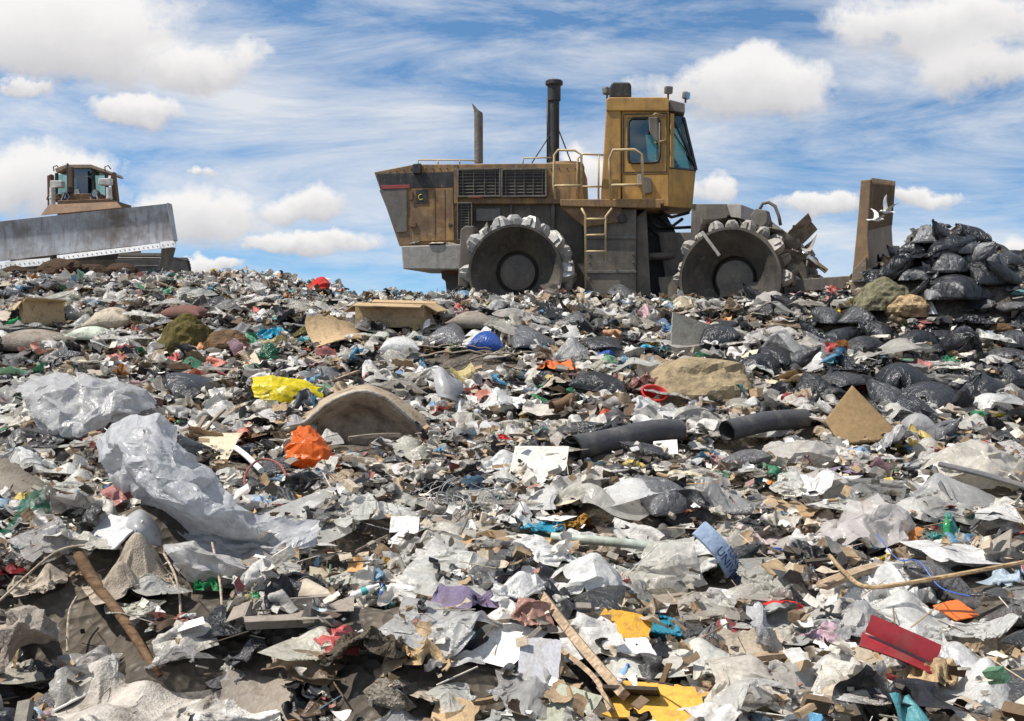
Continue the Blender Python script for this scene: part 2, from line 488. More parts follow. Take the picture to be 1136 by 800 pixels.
def box_mesh(seed):
    """an open carton with four flaps, some torn back"""
    g = random.Random(seed); mb = MB(); t = .02; w, d, h = 1., .7, .5
    mb.box((0, -d / 2, h / 2), (w, t, h)); mb.box((0, d / 2, h / 2), (w, t, h))
    mb.box((-w / 2 + t / 2, 0, h / 2), (t, d - t - .004, h)); mb.box((w / 2 - t / 2, 0, h / 2), (t, d - t - .004, h))
    mb.box((0, 0, .012), (w - .06, d - .06, t))
    for s in (-1, 1):
        a = g.uniform(-.9, .5); mb.box((0, s * (d / 2 + math.cos(a) * .15), h + .01 + math.sin(a) * .15), (w * .97, .3, t), (s * a, 0, 0))
        a = g.uniform(-.9, .5); mb.box((s * (w / 2 + math.cos(a) * .13), 0, h + .01 + math.sin(a) * .13), (.26, d * .94, t), (0, -s * a, 0))
    me = mb.mesh('carton')
    for v in me.vertices:
        c = v.co; v.co.x += .08 * float(vnoise(c.z * 3 + seed, c.y * 3)); v.co.y += .08 * float(vnoise(c.z * 3 + 9, c.x * 3 + seed)); v.co.z += .08 * float(vnoise(c.x * 2 + seed, c.y * 2))
    return me
LIB['box'] = [Shape(box_mesh(140 + i)) for i in range(3)]
BODY = MB().lathe([(0, -.5), (.1, -.5), (.125, -.47), (.125, -.2), (.115, -.17), (.125, -.14), (.125, .15), (.1, .28), (.045, .38), (.042, .44), (0, .44)], 'x', 18, (0, 0, .12)).mesh('bottle_body', 'auto')
CAP = MB().lathe([(0, .425), (.052, .425), (.052, .5), (0, .5)], 'x', 14, (0, 0, .12)).mesh('cap', 'auto')
LABELBAND = MB().lathe([(.1265, -.1), (.128, -.1), (.128, .1), (.1265, .1)], 'x', 18, (0, 0, .12)).mesh('label_band', 'auto')
TUBM = MB().lathe([(0, 0), (.36, 0), (.37, .02), (.46, .62), (.5, .62), (.5, .66), (.44, .66), (.355, .05), (0, .05)], 'z', 30).mesh('tub', 'auto')
LIB['tub'] = [Shape(TUBM)]
CANM = MB().lathe([(0, -.5), (.22, -.5), (.25, -.46), (.25, .44), (.2, .5), (0, .48)], 'x', 18, (0, 0, .25)).mesh('drink_can', 'auto')
LIB['can'] = [Shape(CANM)]
# ------------------------------------------------------------------ machines
class Frame:
    """a machine frame: local x along it, y away, z up; L() reads a photo point on the local plane y"""
    def __init__(s, face, r, half, yaw, roll=0.):
        p = ray(face[0], face[1]); p = p * (face[2] / p.y); c = Vector((p.x, p.y, p.z + EYE))
        s.yaw = -yaw; ca, sa = math.cos(s.yaw), math.sin(s.yaw)
        s.X = Vector((ca, sa, 0)); s.Y = Vector((-sa, ca, 0))
        s.o = c + s.Y * half - Vector((0, 0, r))
    def L(s, px, py, y):
        d = ray(px, py); e = Vector((0, 0, EYE)) - s.o
        t = (y - e.dot(s.Y)) / d.dot(s.Y); p = e + d * t
        return (p.dot(s.X), p.z)
    def P(s, pts, y): return [s.L(a, b, y) for a, b in pts]
    def P3(s, px, py, y):
        x, z = s.L(px, py, y); return Vector((x, y, z))

YEL = surface('worn_yellow_paint', (.36, .21, .08), rough=.7, dirt=.6, dirtcol=(.12, .08, .05), nscale=1.3, bump=.06, rust=.8, streak=.9)
YEL2 = surface('cab_yellow_paint', (.52, .29, .07), rough=.6, dirt=.35, dirtcol=(.17, .115, .055), nscale=1.1, bump=.05, rust=.35, streak=.5)
DGREY = surface('dusty_dark_steel', (.1, .09, .077), rough=.75, dirt=.5, dirtcol=(.2, .17, .13), nscale=1.5, bump=.12, rust=.25, streak=.55)
MGREY = surface('dusty_grey_steel', (.16, .15, .135), rough=.75, dirt=.45, dirtcol=(.1, .085, .065), nscale=1.7, bump=.1, rust=.2, streak=.55)
BLACKP = surface('black_paint', (.022, .022, .022), rough=.55, dirt=.25, dirtcol=(.07, .06, .05), nscale=2., bump=.05, streak=.55)
PALE = surface('pale_dusty_steel', (.36, .34, .31), rough=.6, dirt=.35, dirtcol=(.2, .17, .13), nscale=2., bump=.15, streak=.55)
STEEL = surface('polished_steel', (.44, .43, .41), rough=.5, metal=.2, dirt=.3, dirtcol=(.16, .14, .11), nscale=3., bump=.1)
DISH = surface('wheel_steel', (.055, .05, .045), rough=.7, dirt=.5, dirtcol=(.13, .11, .085), nscale=1.6, bump=.08, metal=.2, streak=.55)
RAILY = surface('rail_paint', (.5, .38, .2), rough=.55, dirt=.3, nscale=3., bump=.05)
RUSTY = surface('rusty_brown_steel', (.2, .115, .06), rough=.8, dirt=.35, dirtcol=(.1, .06, .035), nscale=1.5, bump=.15, rust=.4, streak=.55)
REDM = surface('red_stripe_paint', (.35, .05, .05), rough=.6, dirt=.4, nscale=2., bump=.05)
WHITEM = surface('white_paint', (.7, .68, .63), rough=.5, dirt=.3, nscale=2.5, bump=.05)
CHROME = surface('chrome', (.75, .75, .75), rough=.12, metal=1., dirt=0, bump=0.)
def glass(name, tint, gl=.16):
    m, nt = new_mat(name); n = N(nt)
    t = n('BsdfTransparent', i_0=(*tint, 1)); g = n('BsdfGlossy', i_Roughness=.03)
    g.inputs[0].default_value = (.9, .95, 1, 1)
    x = n('MixShader', i_0=gl, i_1=t.outputs[0], i_2=g.outputs[0]); o = n('OutputMaterial', i_0=x.outputs[0])
    return m
TEAL = glass('tinted_glass', (.5, .68, .66), .09); SMOKE = glass('smoked_glass', (.2, .27, .28), .12); CLEARG = glass('lamp_glass', (.8, .85, .9), .3)

comp = empty('landfill_compactor', 'big dusty yellow landfill compactor with spiked steel drum wheels on the crest', 'landfill compactor')
rf = Frame((571.5, 302, 17.6), .84, 1.75, R(7))
comp.location = rf.o; comp.rotation_euler = (0, 0, rf.yaw)
bpy.context.view_layer.update()
ff = Frame((809, 309, 16.6), .857, 1.75, R(26))
CMI = comp.matrix_world.inverted()
front_rel = CMI @ (Matrix.Translation(ff.o) @ Matrix.Rotation(ff.yaw, 4, 'Z'))

def prt(fr, name, pts, ym, y1, y2, mat, parent=comp, bevel=.012):
    o = MB().prism(fr.P(pts, ym), y1, y2).build(name, mat, parent, bevel=bevel)
    if fr is ff and parent is comp: o.matrix_local = front_rel
    return o
def tubes(fr, name, runs, ym, r, mat, parent=comp, seg=8):
    mb = MB()
    for run in runs:
        pts = [fr.P3(*(q if len(q) == 3 else (*q, ym))) for q in run]
        mb.tube(pts, r, seg)
    o = mb.build(name, mat, parent, True)
    if fr is ff and parent is comp: o.matrix_local = front_rel
    return o

# engine hood and its panels
HY = -.95
prt(rf, 'hood', [(415, 191), (459, 182.5), (639, 181), (646, 183), (648, 222), (627, 226), (523, 226), (523, 269), (443, 273)], HY, HY, .95, YEL)
prt(rf, 'tail_panel', [(421, 211), (451.5, 209), (451.5, 257), (440, 258)], HY, HY - .02, HY + .03, MGREY, bevel=.004)
prt(rf, 'hood_band', [(418, 193), (503, 190.5), (503, 208), (422, 208)], HY, HY - .018, HY + .03, BLACKP, bevel=.004)
prt(rf, 'band_stripe', [(422.5, 206), (455, 205), (455, 209), (424, 210)], HY, HY - .028, HY - .006, REDM, bevel=.003)
prt(rf, 'service_door', [(457, 210), (503, 208.7), (504, 267), (457.5, 268)], HY, HY - .03, HY + .03, YEL, bevel=.006)
prt(rf, 'door_hinge', [(455, 213), (458.5, 213), (458.5, 222), (455, 222)], HY, HY - .06, HY, RUSTY, bevel=.004)
prt(rf, 'door_hinge', [(455, 247), (462, 247), (462, 252), (455, 252)], HY, HY - .06, HY, RUSTY, bevel=.004)
prt(rf, 'door_latch', [(498, 248), (502, 248), (502, 252), (498, 252)], HY, HY - .05, HY - .02, BLACKP, bevel=.004)
prt(rf, 'notice_plate', [(462, 210.5), (475, 210.5), (475, 226), (462, 226)], HY, HY - .042, HY - .02, BLACKP, bevel=.003)
mk = []
for k in range(9):
    a = R(70 + 250 * k / 8); mk.append((467 + 2.6 * math.cos(a), 218.7 - 3 * math.sin(a)))
tubes(rf, 'plate_mark', [mk], HY - .046, .008, surface('mark_yellow', (.7, .55, .05), rough=.5, dirt=.1), seg=6)
prt(rf, 'filler_box', [(459, 183), (468, 182), (468, 193), (459, 193.5)], HY, HY - .12, HY, BLACKP)
prt(rf, 'hood_post', [(503.5, 183), (508, 183), (508.5, 226), (504, 226)], HY, HY - .035, HY, YEL, bevel=.006)
def grille(px0, py0, px1, py1, bars_h, bars_v, frame=1.8, name='grille'):
    f = prt(rf, name, [(px0, py0), (px1, py0), (px1, py1), (px0, py1)], HY, HY - .012, HY + .02, BLACKP, bevel=0)
    mb = MB(); a = rf.L(px0, py1, HY); b = rf.L(px1, py0, HY); w, h = b[0] - a[0], b[1] - a[1]
    for k in range(bars_h): mb.box((a[0] + w / 2, HY - .03, a[1] + h * (k + .5) / bars_h), (w, .018, .012), (R(35), 0, 0))
    for k in range(bars_v): mb.box((a[0] + w * (k + .5) / bars_v, HY - .045, a[1] + h / 2), (.013, .012, h))
    mb.build('bars', DGREY, f)
    mb = MB(); t = frame / 62
    for x in (a[0] + t / 2, b[0] - t / 2): mb.box((x, HY - .05, a[1] + h / 2), (t, .06, h))
    for z in (a[1] + t / 2, b[1] - t / 2): mb.box((a[0] + w / 2, HY - .053, z), (w - 2 * t, .06, t))
    mb.build('frame', DGREY, f, bevel=.005)
grille(508, 187, 556, 219.5, 9, 4); grille(556.5, 187, 607, 219.5, 9, 5); grille(508, 225, 524.5, 267, 14, 2, 1.1)
prt(rf, 'red_trim', [(520, 218.3), (535, 218), (535, 219.8), (520, 220)], HY, HY - .092, HY - .07, REDM, bevel=.002)
prt(rf, 'frame_side', [(523, 225.5), (628, 225.5), (646, 250), (650, 290), (650, 330), (524, 330)], -.8, -.8, .8, DGREY)
prt(rf, 'fender', [(514, 256), (518, 252.5), (529, 252), (529, 300), (521, 320), (511, 318)], -1.3, -1.6, -.75, DGREY, bevel=.02)
prt(rf, 'counterweight', [(445, 273), (517, 270.5), (513, 299), (447, 298.5)], -1.25, -1.25, 1.25, PALE, bevel=.02)
prt(rf, 'tow_hitch', [(489, 299), (512, 299), (512, 330), (496, 330), (494, 312), (490, 309)], -.4, -.4, .4, MGREY)
prt(rf, 'hitch_block', [(493, 300), (510, 299.5), (510, 304), (494, 304)], -.6, -.62, .3, surface('hitch_red', (.3, .09, .06), rough=.7, dirt=.35), bevel=.01)
mb = MB()
for px in (483, 494):
    a, b = rf.L(px, 211, HY), rf.L(px, 266, HY); mb.box((a[0], HY - .031, (a[1] + b[1]) / 2), (.012, .006, a[1] - b[1]))
mb.build('panel_seam', BLACKP, comp)
mb = MB()
for px in list(range(424, 504, 8)) + list(range(512, 640, 9)):
    a = rf.L(px, 185.5 + max(0, (458 - px) * .16), HY); mb.lathe([(0, -.016), (.014, -.012), (.016, 0)], 'y', 8, (a[0], HY, a[1] - .02))
for k in range(9):
    for px in (654, 702):
        a = rf.L(px, 246 + k * 9, -1.4); mb.lathe([(0, -.016), (.016, -.012), (.018, 0)], 'y', 8, (a[0], -1.4, a[1]))
mb.build('bolts', MGREY, comp)
prt(rf, 'tool_box', [(529, 232), (556, 232), (556, 246), (529, 246)], -.8, -.92, -.79, MGREY)
prt(rf, 'frame_rib', [(566, 226), (569, 226), (569, 252), (566, 252)], -.8, -.88, -.79, DGREY)
prt(rf, 'frame_rib', [(612, 227), (616, 227), (616, 330), (612, 330)], -.8, -.88, -.79, DGREY)
prt(rf, 'tank_strap', [(650, 262), (706, 262), (706, 265), (650, 265)], -1.4, -1.425, -1.39, MGREY, bevel=.004)
prt(rf, 'tank_strap', [(650, 300), (706, 300), (706, 303), (650, 303)], -1.4, -1.425, -1.39, MGREY, bevel=.004)
MB().lathe([(0, -.06), (.07, -.06), (.08, -.05), (.08, 0)], 'y', 18, (rf.L(690, 243, -1.4)[0], -1.4, rf.L(690, 243, -1.4)[1])).build('filler_cap', BLACKP, comp, 'auto')
# stacks
def pipe_up(name, px, py0, py1, y, r, mat, extra=None, seg=20):
    x, z0 = rf.L(px, py0, y); z1 = rf.L(px, py1, y)[1]
    mb = MB(); mb.lathe([(r - .02, z0), (r, z0), (r, z1), (r - .02, z1), (r - .02, z0 + .1)], 'z', seg, (x, y, 0))
    return mb.build(name, mat, comp, 'auto'), x, z0, z1
x, z0 = rf.L(531, 181, -.2); z1 = rf.L(531, 128, -.2)[1]; zt = rf.L(527, 116.5, -.2)[1]
rings = []
for (xx, zz, tilt) in ((x, z0, 0), (x, z1, 0), (x - .01, z1 + .08, .03), (x - .05, z1 + .15, .09)):
    rings.append([Vector((xx + .085 * math.cos(a), -.2 + .085 * math.sin(a), zz - tilt * math.cos(a))) for a in [2 * math.pi * k / 16 for k in range(16)]])
MB().loft(rings).build('exhaust_stack', surface('exhaust_steel', (.2, .18, .165), rough=.6, dirt=.4, rust=.5, metal=.3), comp, 'auto')
o, x, z0, z1 = pipe_up('air_intake', 614.5, 181, 94, -.3, .1, BLACKP)
MB().lathe([(0, z1 - .32), (.125, z1 - .3), (.125, z1 - .03), (.165, z1), (.165, z1 + .06), (.14, z1 + .08), (0, z1 + .09)], 'z', 20, (x, -.3, 0)).build('intake_cap', BLACKP, comp, 'auto')
MB().tube([(x - .115, -.36, z0), (x - .115, -.36, z1 - .25)], .02).build('intake_strut', BLACKP, comp, True)
for q in ((590, 181, -.6), (634, 181, -.2)):
    MB().tube([rf.P3(*q), Vector((x, -.3, rf.L(614, 131 if q[0] > 600 else 143, -.3)[1]))], .012).build('stay_cable', BLACKP, comp, True)
MB().lathe([(0, 0), (.36, 0), (.36, .6), (.33, .68), (0, .7)], 'z', 24, (rf.L(627, 222, -.45)[0], -.45, rf.L(627, 222, -.45)[1])).build('side_tank', YEL, comp, 'auto')
tubes(rf, 'hood_rail', [[(464, 184), (464, 177.5), (512, 177.5), (530, 178.5)], [(486, 183), (486, 177.5)], [(510, 182), (510, 177.5)]], -.8, .014, RAILY)
tubes(rf, 'hood_rail', [[(580, 182), (581, 175.5), (600, 175), (612, 175)]], -.8, .014, RAILY)
# platform, ladder, side tank
prt(rf, 'platform', [(622, 221.5), (737, 221), (737, 226.5), (733, 226.5), (733, 231), (622, 229)], -1.5, -1.55, .9, YEL)
prt(rf, 'platform_bracket', [(622, 229.3), (690, 229.3), (690, 246), (648, 252), (646, 250)], -1.45, -1.45, -.9, YEL)
prt(rf, 'fuel_tank', [(650, 246), (690, 231.5), (706, 231.5), (706, 330), (650, 330)], -1.4, -1.4, -.5, DGREY, bevel=.02)
prt(rf, 'tank_side', [(706, 240), (717, 231.5), (722, 326), (706, 330)], -1.25, -1.25, -.4, DGREY, bevel=.02)
tubes(rf, 'ladder', [[(645, 231), (649.5, 239), (649.5, 320)], [(679, 231), (672, 240), (672, 290)],
                     [(649.5, 243), (672, 243)], [(649.5, 261), (672, 260.5)], [(649.5, 279), (672, 279)]], -1.62, .019, RAILY)
tubes(rf, 'platform_rail', [[(616, 221), (614, 205), (615, 172), (619, 166.5), (638, 167), (645, 172), (645, 221)], [(614, 206), (645, 206)]], -1.5, .021, RAILY)
tubes(rf, 'platform_rail', [[(640, 222), (641, 176), (647, 171), (670, 172)], [(643, 207), (668, 207)], [(664, 221), (664, 172)]], -.95, .018, RAILY)
tubes(rf, 'platform_rail', [[(678, 222), (676, 176), (680, 166.5), (704, 166), (712, 171), (714, 222)], [(678, 205.5), (714, 205)]], -1.6, .024, RAILY)
prt(rf, 'hitch_frame', [(706, 236), (738, 236), (752, 262), (752, 330), (706, 330)], -.35, -.35, .35, BLACKP)
for k, (a, b) in enumerate((((726, 232), (764, 236)), ((728, 240), (768, 252)), ((740, 268), (762, 262)), ((712, 238), (748, 252)), ((716, 250), (750, 262)), ((735, 245), (757, 243)))):
    tubes(rf, 'hydraulic_hose', [[(*a, -.5), ((a[0] + b[0]) / 2, (a[1] + b[1]) / 2 + 7, -.55), (*b, -.35)]], -.5, .03, BLACKP)
tubes(rf, 'steering_cylinder', [[(712, 285), (748, 284)]], -.75, .07, DGREY, seg=14)
tubes(rf, 'steering_cylinder', [[(712, 297), (752, 293)]], .75, .07, DGREY, seg=14)
# cab
CY = -.82
cab = prt(rf, 'cab', [(690, 193.5), (742, 193.5), (742, 229), (700, 229), (690, 222)], CY, CY, -CY, YEL2)
def pt(px, py, y): x, z = rf.L(px, py, CY); return Vector((x, y, z))
xs, zs = rf.L(742, 186, CY); zb = rf.L(742, 229.5, CY)[1]; zt = rf.L(742, 126, CY)[1]
xm, xb, xt = rf.L(772, 186, CY + .4)[0], rf.L(768, 229, CY + .4)[0], rf.L(758, 126, CY + .4)[0]
def plan(z, xf): return [Vector((xs + .003, CY, z)), Vector((xf, CY + .42, z)), Vector((xf, -CY - .42, z)), Vector((xs + .003, -CY, z))]
MB().loft([plan(zb, xb), plan(zs, xm)]).build('cab_nose', YEL2, cab, bevel=.012)
prt(rf, 'nose_plate', [(767.5, 187.5), (771, 187), (768.5, 226), (765.5, 229)], CY + .4, CY + .44, -CY - .44, PALE, cab, bevel=.005)
lo, hi = plan(zs, xm), plan(zt, xt)
def bar(name, a, b, w, mat): return MB().tube([a, b], w, 4).build(name, mat, cab, bevel=.006)
for k in (0, 3): bar('window_post', lo[k] + Vector((.03, .04 if k == 0 else -.04, 0)), hi[k] + Vector((.03, .04 if k == 0 else -.04, 0)), .06, YEL2)
for k in (1, 2): bar('window_post', lo[k], hi[k], .04, BLACKP)
for k in range(3):
    a, b, c, d = lo[k], lo[k + 1], hi[k + 1], hi[k]
    nrm = (b - a).cross(d - a).normalized() * .012
    MB().add([a + nrm, b + nrm, c + nrm, d + nrm, a - nrm, b - nrm, c - nrm, d - nrm], [(0, 1, 2, 3), (7, 6, 5, 4), (0, 4, 5, 1), (1, 5, 6, 2), (2, 6, 7, 3), (3, 7, 4, 0)]).build('windscreen' if k == 1 else 'corner_window', TEAL, cab)
    MB().tube([a - nrm, b - nrm], .025, 6).tube([d - nrm, c - nrm], .025, 6).build('window_seal', BLACKP, cab)
# raking seal and wiper on the near corner pane
a, b, c, d = lo[0], lo[1], hi[1], hi[0]
MB().tube([d + (c - d) * .1 + Vector((0, -.015, 0)), b + (c - b) * .06 + Vector((0, -.015, 0))], .022, 6).build('window_bar', BLACKP, cab)
MB().tube([d + (c - d) * .3 + Vector((.01, -.05, -.35)), b + Vector((-.02, -.05, .1))], .012, 6).build('wiper', BLACKP, cab)
for sy, nm in ((CY, 'door'), (-CY, 'door')):
    t = .03 if sy < 0 else -.03
    y1, y2 = min(sy, sy + t * 2), max(sy, sy + t * 2)
    def q(pts): return rf.P(pts, CY)
    mb = MB()
    for pts in ([(690, 124), (742, 124), (742, 130.6), (690, 130.6)], [(690, 181), (742, 181), (742, 193.2), (690, 193.2)],
                [(690, 130.8), (697, 130.8), (697, 180.8), (690, 180.8)], [(732, 130.8), (742, 130.8), (742, 180.8), (732, 180.8)]):
        mb.prism(q(pts), y1, y2)
    dr = mb.build(nm, YEL2, cab)
    p0, p1 = rf.L(697, 180.9, CY), rf.L(732, 130.7, CY)
    MB().box(((p0[0] + p1[0]) / 2, sy + t, (p0[1] + p1[1]) / 2), (p1[0] - p0[0], .012, p1[1] - p0[1])).build('door_window', TEAL, dr)
    mb = MB(); out = sy - .012 if sy < 0 else sy + .012; w = .022; cx, cz = (p0[0] + p1[0]) / 2, (p0[1] + p1[1]) / 2
    ring = []
    for (sx, sz, a0) in ((1, 1, 0), (-1, 1, 90), (-1, -1, 180), (1, -1, 270)):
        for k in range(5):
            a = R(a0 + 90 * k / 4); ring.append((cx + sx * ((p1[0] - p0[0]) / 2 - .09) + .09 * math.cos(a), out, cz + sz * ((p1[1] - p0[1]) / 2 - .09) + .09 * math.sin(a)))
    mb.tube(ring + [ring[0]], w, 6).build('window_seal', BLACKP, dr, True)
    if sy < 0:
        prt(rf, 'door_gap', [(690.5, 125), (741, 125), (741, 192), (690.5, 192)], CY, CY - .002, CY + .004, YEL2, dr, bevel=0) if False else None
        mb = MB(); g0, g1 = rf.L(691.5, 191.5, CY), rf.L(740, 126, CY)
        for z in (g0[1], g1[1]): mb.box(((g0[0] + g1[0]) / 2, CY - .003, z), (g1[0] - g0[0], .012, .016))
        for xx in (g0[0], g1[0]): mb.box((xx, CY - .004, (g0[1] + g1[1]) / 2), (.016, .012, g1[1] - g0[1] - .02))
        mb.build('door_seam', BLACKP, dr)
        prt(rf, 'door_handle', [(707, 194), (713, 194), (713, 206), (707, 206)], CY, CY - .05, CY - .003, PALE, dr, bevel=.008)
        prt(rf, 'door_lock', [(714, 196), (722, 198), (724, 214), (714, 216)], CY, CY - .07, CY - .004, DGREY, dr, bevel=.01)
for s in (1, -1):
    y1, y2 = (CY - .03, CY + .3) if s == 1 else (-CY - .3, -CY + .03)
    prt(rf, 'roll_bar_post', [(672.5, 122), (689, 122), (689, 222), (666.5, 222)], CY, y1, y2, YEL2, cab, bevel=.02)
prt(rf, 'rear_wall', [(676, 178), (689, 178), (689, 222), (674, 222)], CY, CY + .31, -CY - .31, YEL2, cab)
prt(rf, 'roof', [(672.5, 110.5), (676, 108.5), (740, 108.5), (742, 111), (742, 123.8), (672.5, 123.8)], CY, CY - .06, -CY + .06, YEL2, cab, bevel=.02)
prt(rf, 'roof_visor', [(742.3, 111), (759.5, 115.5), (759.5, 126), (742.3, 123.5)], CY + .1, CY + .04, -CY - .04, MGREY, cab, bevel=.012)
prt(rf, 'roof_unit', [(676, 97), (679, 91), (698, 91), (700.5, 94), (700, 108.3), (676, 108.3)], -.5, -.5, .4, BLACKP, cab, bevel=.03)
def worklight(px, py, y, ang, par, base_py):
    x, z = rf.L(px, py, y); rot = Matrix.Rotation(ang, 4, 'Z') @ Matrix.Rotation(R(8), 4, 'Y')
    o = MB().box((0, 0, 0), (.1, .15, .14)).build('work_light', MGREY, par, bevel=.03); o.matrix_local = Matrix.Translation((x, y, z)) @ rot
    MB().box((.052, 0, 0), (.008, .13, .12)).build('lens', CLEARG, o)
    zb_ = rf.L(px, base_py, y)[1]
    MB().tube([(0, 0, -.07), (0.01, 0, zb_ - z)], .02).build('bracket', DGREY, o)
worklight(741.5, 100, -.72, -1.2, cab, 110); worklight(761, 106, -.2, -.6, cab, 114); worklight(673, 101, -.78, 2.6, cab, 110)
# mirror, seat, steering wheel
m = prt(rf, 'mirror', [(719.5, 130), (730, 130), (731, 157), (727, 157.5), (720, 146)], CY - .3, CY - .34, CY - .29, DGREY, cab, bevel=.02)
tubes(rf, 'mirror_arm', [[(725, 128, CY - .3), (727, 126, CY - .2), (737, 129, CY)], [(727, 158, CY - .3), (738, 156, CY)]], CY, .016, RAILY, m)
seat = prt(rf, 'seat', [(700, 150), (716, 148), (719, 178), (728, 179), (728, 187), (701, 187)], -.25, -.25, .3, surface('seat_cloth', (.03, .05, .045), rough=.9, dirt=.2), cab, bevel=.05)
prt(rf, 'headrest', [(702, 138), (714, 137), (715, 149), (703, 150)], -.15, -.15, .2, surface('headrest_cloth', (.03, .035, .035), rough=.9, dirt=.2), seat, bevel=.04)
prt(rf, 'dark_fill_panel', [(692, 131), (711, 131), (709, 160), (712, 181), (692, 181)], .6, .6, .7, BLACKP, cab, bevel=.02)  # added black panel, stands in for the shade inside the cab
prt(rf, 'dark_fill_strip', [(692, 128), (728, 128), (728, 139), (692, 142)], .2, .2, .26, BLACKP, cab, bevel=.01)  # added black box below the roof, darkens the upper window like interior shade
tubes(rf, 'steering_column', [[(752, 186), (744, 172)]], 0, .04, BLACKP, cab)
# drum wheels
def tooth_mesh():
    mb = MB(); l, w, h = .3, .19, .19
    ring = lambda x, ww, z: [Vector((x, -ww, z)), Vector((x, ww, z))]
    base = [(-l / 2, -w / 2, -.03), (l / 2, -w / 2, -.03), (l / 2, w / 2, -.03), (-l / 2, w / 2, -.03)]
    mid = [(-l * .42, -w * .45, h * .55), (l * .42, -w * .45, h * .55), (l * .42, w * .45, h * .55), (-l * .42, w * .45, h * .55)]
    top = [(-l * .22, -w * .2, h), (l * .22, -w * .26, h), (l * .22, w * .2, h), (-l * .22, w * .26, h)]
    mb.loft([[Vector(p) for p in q] for q in (base, mid, top)])
    mb.box((0, 0, h * .45), (l * .3, w * 1.25, h * .7))
    return mb.mesh('tooth')
TM = tooth_mesh()
def drum(fr, y0, r, parent_m, near, teeth=True, name='drum_wheel', rough_teeth=False):
    W = 1.1; s = -1 if near else 1
    # profile from the outer face inwards; y measured from the outer edge towards the machine
    prof = [(0, .46), (.33, .46), (.335, .52), (.385, .52), (.39, .36), (.4, .335), (r - .06, .05), (r - .045, 0), (r, 0), (r, W), (r - .05, W), (.3, W - .1), (0, W - .1)]
    prof = [(a, y0 - s * b) for a, b in prof]
    o = MB().lathe(prof, 'y', 72, (0, 0, r)).build(name, DISH, comp, 'auto'); o.matrix_local = parent_m
    hubm = MB().lathe([(0, y0 - s * .36), (.29, y0 - s * .36), (.315, y0 - s * .375), (.32, y0 - s * .45), (0, y0 - s * .45)], 'y', 40, (0, 0, r)).build('hub', DGREY, o, 'auto')
    if teeth:
        for ring in range(4):
            for k in range(10):
                a = 2 * math.pi * (k + (ring % 2) * .5 + .13 * ring) / 10
                y = y0 - s * (.16 + .26 * ring)
                if math.sin(a) < -.55: continue
                t = link('tooth', TM, PALE if rough_teeth else STEEL, o)
                mt = Matrix.Translation((math.cos(a) * r, y, r + math.sin(a) * r)) @ Matrix.Rotation(-a + math.pi / 2, 4, 'Y') @ Matrix.Rotation((.5 if ring % 2 else -.5), 4, 'Z')
                t.matrix_local = mt @ Matrix.Rotation(rng.uniform(-.25, .25), 4, 'X') @ Matrix.Scale(((.85 if rough_teeth else 1.02) - .1 * (ring % 3) * .5) * rng.uniform(.85, 1.12), 4)
    return o
I4 = Matrix.Identity(4)
drum(rf, -1.75, .84, I4, True); drum(rf, 1.75, .84, I4, False, False)
drum(ff, -1.75, .857, front_rel, True, rough_teeth=True); drum(ff, 1.75, .857, front_rel, False, rough_teeth=True)
# front frame, cylinders, arms, blade
prt(ff, 'front_frame', [(768, 226.5), (822, 226.5), (822, 262), (858, 268), (858, 300), (846, 330), (742, 330), (731, 258), (767, 258)], -.55, -.6, .6, DGREY)
prt(ff, 'front_cover', [(806, 226.8), (822.5, 226.8), (822.5, 246), (812, 244)], -.62, -.62, .62, PALE)
prt(ff, 'side_step', [(732, 308), (755, 306), (755, 313), (751, 332), (736, 332), (733, 316)], -1.0, -1.1, -.62, DGREY)
prt(ff, 'mud_scraper', [(777, 258), (780, 256), (800, 283), (797, 285)], -1.78, -1.8, -1.765, PALE)
for yy in (-.95, .95):
    tubes(ff, 'lift_cylinder', [[(843, 244, yy), (885, 276, yy)]], yy, .1, DGREY, seg=16)
    tubes(ff, 'cylinder_rod', [[(883, 275, yy), (917, 301, yy)]], yy, .045, CHROME, seg=12)
    prt(ff, 'cylinder_mount', [(834, 240), (840, 232), (852, 234), (856, 250), (846, 254), (836, 250)], yy, yy - .14, yy + .14, MGREY, bevel=.02)
    MB().lathe([(0, yy - .16), (.11, yy - .16), (.11, yy + .16), (0, yy + .16)], 'y', 20, (ff.L(846, 244, yy)[0], 0, ff.L(846, 244, yy)[1])).build('pivot_pin', MGREY, comp, 'auto').matrix_local = front_rel
tubes(ff, 'hydraulic_hose', [[(842, 234), (846, 226), (853, 224.5), (860, 229), (864, 240), (866, 250)]], -1., .028, DGREY)
BY = -2.0
bl = [(957, 201), (968, 200), (964, 262), (966, 300), (963, 328), (943, 328), (948, 290), (953, 245)]
blo = MB().prism(ff.P(bl, BY), 0, 3.75)
rollm = Matrix.Translation((0, BY, 0)) @ Matrix.Rotation(R(5.6), 4, 'X')
BTAN = surface('blade_tan_steel', (.31, .2, .105), rough=.75, dirt=.45, dirtcol=(.15, .12, .09), nscale=1.4, bump=.1, rust=.3, streak=.6)
blade = blo.build('blade', BTAN, comp, bevel=.012); blade.matrix_local = front_rel @ rollm
mb = MB(); q = ff.P(bl, BY)
for k in range(22):
    yy = .08 + k * .167
    mb.box(((q[1][0] + q[2][0]) / 2 + .012, yy, (q[1][1] + q[2][1]) / 2 + .05), (.03, .022, q[1][1] - q[2][1] - .06), (0, .06, 0))
mb.build('blade_ribs', BTAN, blade)
e = ff.P([(947, 300), (962, 284), (963, 329), (944, 329)], BY)
MB().prism(e, -.03, -.004).build('end_plate', surface('end_plate_paint', (.26, .2, .14), rough=.7, dirt=.4, rust=.3, nscale=1.5), blade, bevel=.006)
